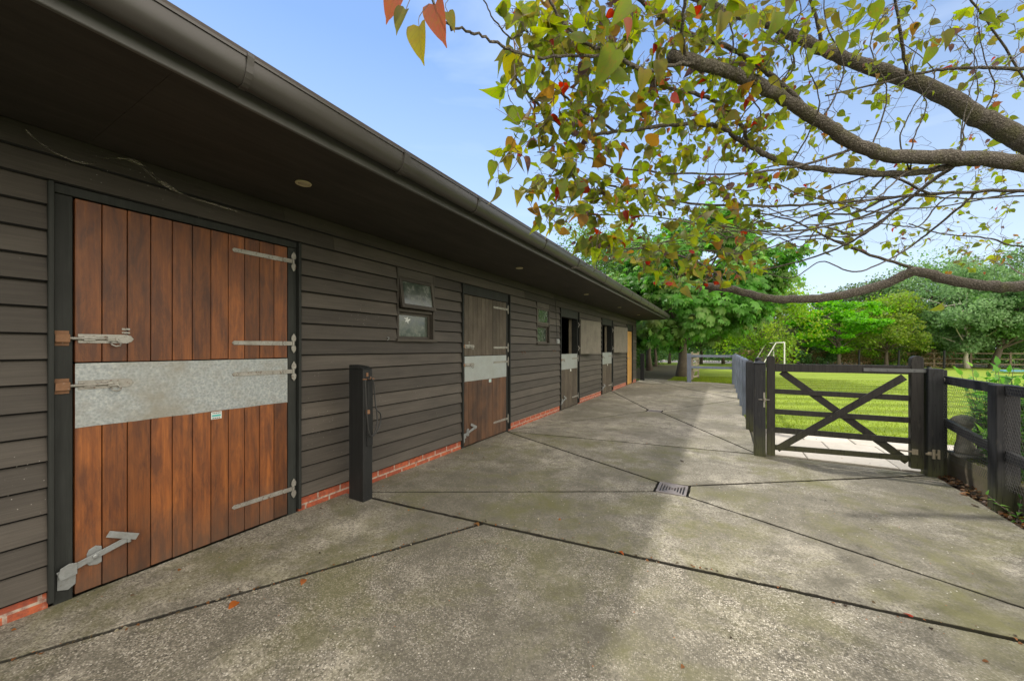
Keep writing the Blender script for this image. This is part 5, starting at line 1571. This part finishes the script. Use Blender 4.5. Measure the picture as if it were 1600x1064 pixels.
g = random.Random(5); targets = []
while len(targets) < 1750:
    u, v = g.uniform(755, 1600), g.uniform(0, 455)
    if g.random() < density(u, v): targets.append((P(u, v, depth_at(u, v, g)), u, v))
for i in range(560):  # unseen upper leaves above the frame, added to shade the yard
    u, v = g.uniform(760, 1700), g.uniform(-520, -15); targets.append((P(u, v, g.uniform(1.9, 4.0)), u, v))
for i in range(60):
    u, v = g.uniform(1600, 1900), g.uniform(0, 400); targets.append((P(u, v, g.uniform(2.6, 4.2)), u, v))
NA = np.zeros((60000, 3)); NR = np.zeros(60000); cnt = len(nodes); NA[:cnt] = nodes; NR[:cnt] = nrad
tp = np.array([tuple(t[0]) for t in targets])
d0 = np.array([np.min(((NA[:cnt] - p) ** 2).sum(1)) for p in tp]); order = np.argsort(d0)
tw = MB(); LP = []; LD = []; LU = []
for ti in order:
    p, u, v = targets[ti]; q = np.array(tuple(p))
    dd = ((NA[:cnt] - q) ** 2).sum(1); j = int(np.argmin(dd)); dist = math.sqrt(dd[j])
    if dist < .05: continue
    a = Vector(NA[j]); ra = NR[j]; n_ = max(3, int(dist / .055))
    if cnt + n_ > 59900: break
    side = Vector((g.gauss(0, 1), g.gauss(0, 1), g.gauss(0, .8))).normalized() * dist * g.uniform(.08, .22)
    pts = [a]; ph = g.random() * 6; zig = dist * .02 + .004
    for k_ in range(1, n_ + 1):
        t = k_ / n_; s_ = a.lerp(p, t) + side * math.sin(math.pi * t) + Vector((g.gauss(0, 1), g.gauss(0, 1), g.gauss(0, 1))) * min(zig, .012)
        s_.z -= .06 * dist * t * t * 0; pts.append(s_)
    r0 = max(.0026, min(ra * .6, .0024 + dist * .007)); rad = [max(.0015, r0 * (1 - .62 * k_ / n_)) for k_ in range(n_ + 1)]
    tw.tube(pts, rad, 5 if r0 > .003 else 4, False, .5)
    for k_ in range(1, n_ + 1): NA[cnt] = tuple(pts[k_]); NR[cnt] = rad[k_]; cnt += 1
    # leaves at the tip and along the last part
    bare = g.random() < (.10 if u < 1200 else .35)
    if bare: continue
    nl = g.choice([2, 3, 3, 4, 5]) if u < 1200 else g.choice([1, 2, 3])
    ax = (pts[-1] - pts[-2]).normalized()
    for l_ in range(nl):
        b = pts[-1] if l_ < 2 else pts[max(1, n_ - g.randint(1, 5))]
        dr = Vector((ax.x * .6 + g.gauss(0, .55), ax.y * .6 + g.gauss(0, .55), g.uniform(-1.15, .15))).normalized()
        pe = b + (dr + Vector((0, 0, .25))) * g.uniform(.015, .035)
        if (pe - cam.location).length < .95: continue
        LP.append(tuple(pe)); LD.append(tuple(dr)); LU.append((u, v)); tw.tube([b, pe], [.0011, .0008], 3, False, .5)
# bare short twiglets
for i in range(900):
    j = g.randrange(len(nodes), cnt); a = Vector(NA[j]); d = Vector((g.gauss(0, 1), g.gauss(0, 1), g.gauss(0, 1))).normalized()
    L = g.uniform(.03, .14); tw.tube([a, a + d * L * .5 + Vector((0, 0, g.gauss(0, .008))), a + d * L], [.0016, .0013, .0009], 3, False, .5)
tw.build('twigs', M['twig'], TR)
# hand-placed big leaves close to the camera
near = [(655, 42, 1.15, .17, 'yel', (0, 0)), (680, 8, 1.17, .19, 'red', (.15, 0)), (634, 16, 1.2, .12, 'olive', (-.6, 0)), (620, -12, 1.22, .15, 'red', (-.4, 0)), (700, 20, 1.25, .09, 'olive', (.4, 0)),
        (962, 78, 1.45, .22, 'grn', (-.62, 0)), (988, 8, 1.35, .16, 'grn', (-1.2, 0)), (1006, 110, 1.55, .14, 'yel', (-.1, 0)), (1212, 20, 1.5, .16, 'grn', (-.1, 0)), (1228, -10, 1.5, .13, 'olive', (.2, 0)), (975, 30, 1.5, .12, 'red', (.4, 0)),
        (1030, 95, 1.9, .17, 'olive', (.1, 0)), (1130, 20, 1.8, .17, 'olive', (-.1, 0)), (1172, 25, 1.85, .15, 'grn', (.1, 0)), (1312, 55, 1.9, .14, 'grn', (.3, 0)), (1455, 75, 2.3, .16, 'grn', (-.2, 0)), (1475, 50, 2.3, .17, 'olive', (.4, 0)),
        (795, 245, 1.75, .12, 'yel', (-.1, 0)), (772, 252, 1.75, .12, 'grn', (-.3, 0)), (888, 240, 2.0, .13, 'yel', (.1, 0)), (812, 98, 1.75, .14, 'olive', (-.5, 0)), (1472, 476, 3.6, .19, 'grn', (-1.1, .25))]
pc = {'yel': (.21, .18, .022), 'red': (.24, .075, .045), 'olive': (.12, .115, .025), 'grn': (.13, .17, .022)}
PU = [((.145, .20, .02), 26), ((.20, .24, .025), 18), ((.10, .135, .02), 24), ((.24, .22, .025), 9), ((.12, .115, .025), 14), ((.18, .10, .025), 6), ((.20, .07, .035), 4), ((.26, .025, .02), 4), ((.075, .045, .05), 6)]
pool = [c for c, w in PU for _ in range(w)]
n = len(LP); cols = np.array([pool[g.randrange(len(pool))] for _ in range(n)]) * RNG.uniform(.75, 1.25, (n, 1))
sz = RNG.uniform(.045, .098, n) * np.array([1.0 if q[1] > 0 else 1.5 for q in LU])
small = np.array([max(c) == c[0] and c[1] < .09 for c in cols]); sz[small] *= .7
nn = RNG.normal(0, 1, (n, 3)) + np.array([0, 0, .5])
sz *= RNG.choice([.55, .8, 1.0, 1.0, 1.2], n)
Vs, Fs, Cs, Us = [], [], [], []; base_ = 0; grp = RNG.integers(0, 4, n); LPa, LDa = np.array(LP), np.array(LD)
for gi, (w_, fo, dr_) in enumerate([(.40, .22, .30), (.33, .75, .55), (.44, -.15, -.12), (.36, .45, .75)]):
    a_, b_, c_ = leaf_template(7, w_, fo, dr_); k_ = grp == gi
    v1, f1, c1, u1 = scatter(a_, b_, LPa[k_], LDa[k_], nn[k_], sz[k_], cols[k_], c_)
    Vs.append(v1); Fs.append(f1 + base_); Cs.append(c1); Us.append(u1); base_ += len(v1)
V, F, C, UV = np.concatenate(Vs), np.concatenate(Fs), np.concatenate(Cs), np.concatenate(Us)
n2 = len(near); S_ = Vector((math.cos(YAW), math.sin(YAW), 0)); Fw = Vector((-math.sin(YAW), math.cos(YAW), 0))
np_ = np.array([tuple(P(u, v, d)) for u, v, d, s_, c, t in near]); nd = np.array([tuple(S_ * t[0] + Vector((0, 0, -1 + 1.0 * abs(t[1]))) + Fw * g.uniform(-.2, .2)) for *_, t in near])
nnr = np.array([tuple(-Fw + S_ * g.uniform(-.5, .5) + Vector((0, 0, g.uniform(-.2, .3)))) for _ in near])
LT2, LF2, LUV2 = leaf_template(12, .33, .55, .34)
V2, F2_, C2, UV2 = scatter(LT2, LF2, np_, nd, nnr, np.array([q[3] * .62 for q in near]), np.array([pc[q[4]] for q in near]), LUV2)
V = np.concatenate([V, V2]); F = np.concatenate([F, F2_ + (len(C))]); C = np.concatenate([C, C2]); UV = np.concatenate([UV, UV2])
arr_mesh('foliage', V, F, M['leafnear'], TR, C, UV, True)
for (u, v, d, s_, c, t) in near:
    m_ = MB(); p = P(u, v, d); m_.tube(catmull([p, p + Vector((0, 0, .03)) - S_ * t[0] * .02, p + Vector((.0, .0, .07)) + S_ * .03], 3), .0013, 4, False)
    m_.build('leaf_stalk', M['twig'], TR)
print('leaves', n, 'nodes', cnt)
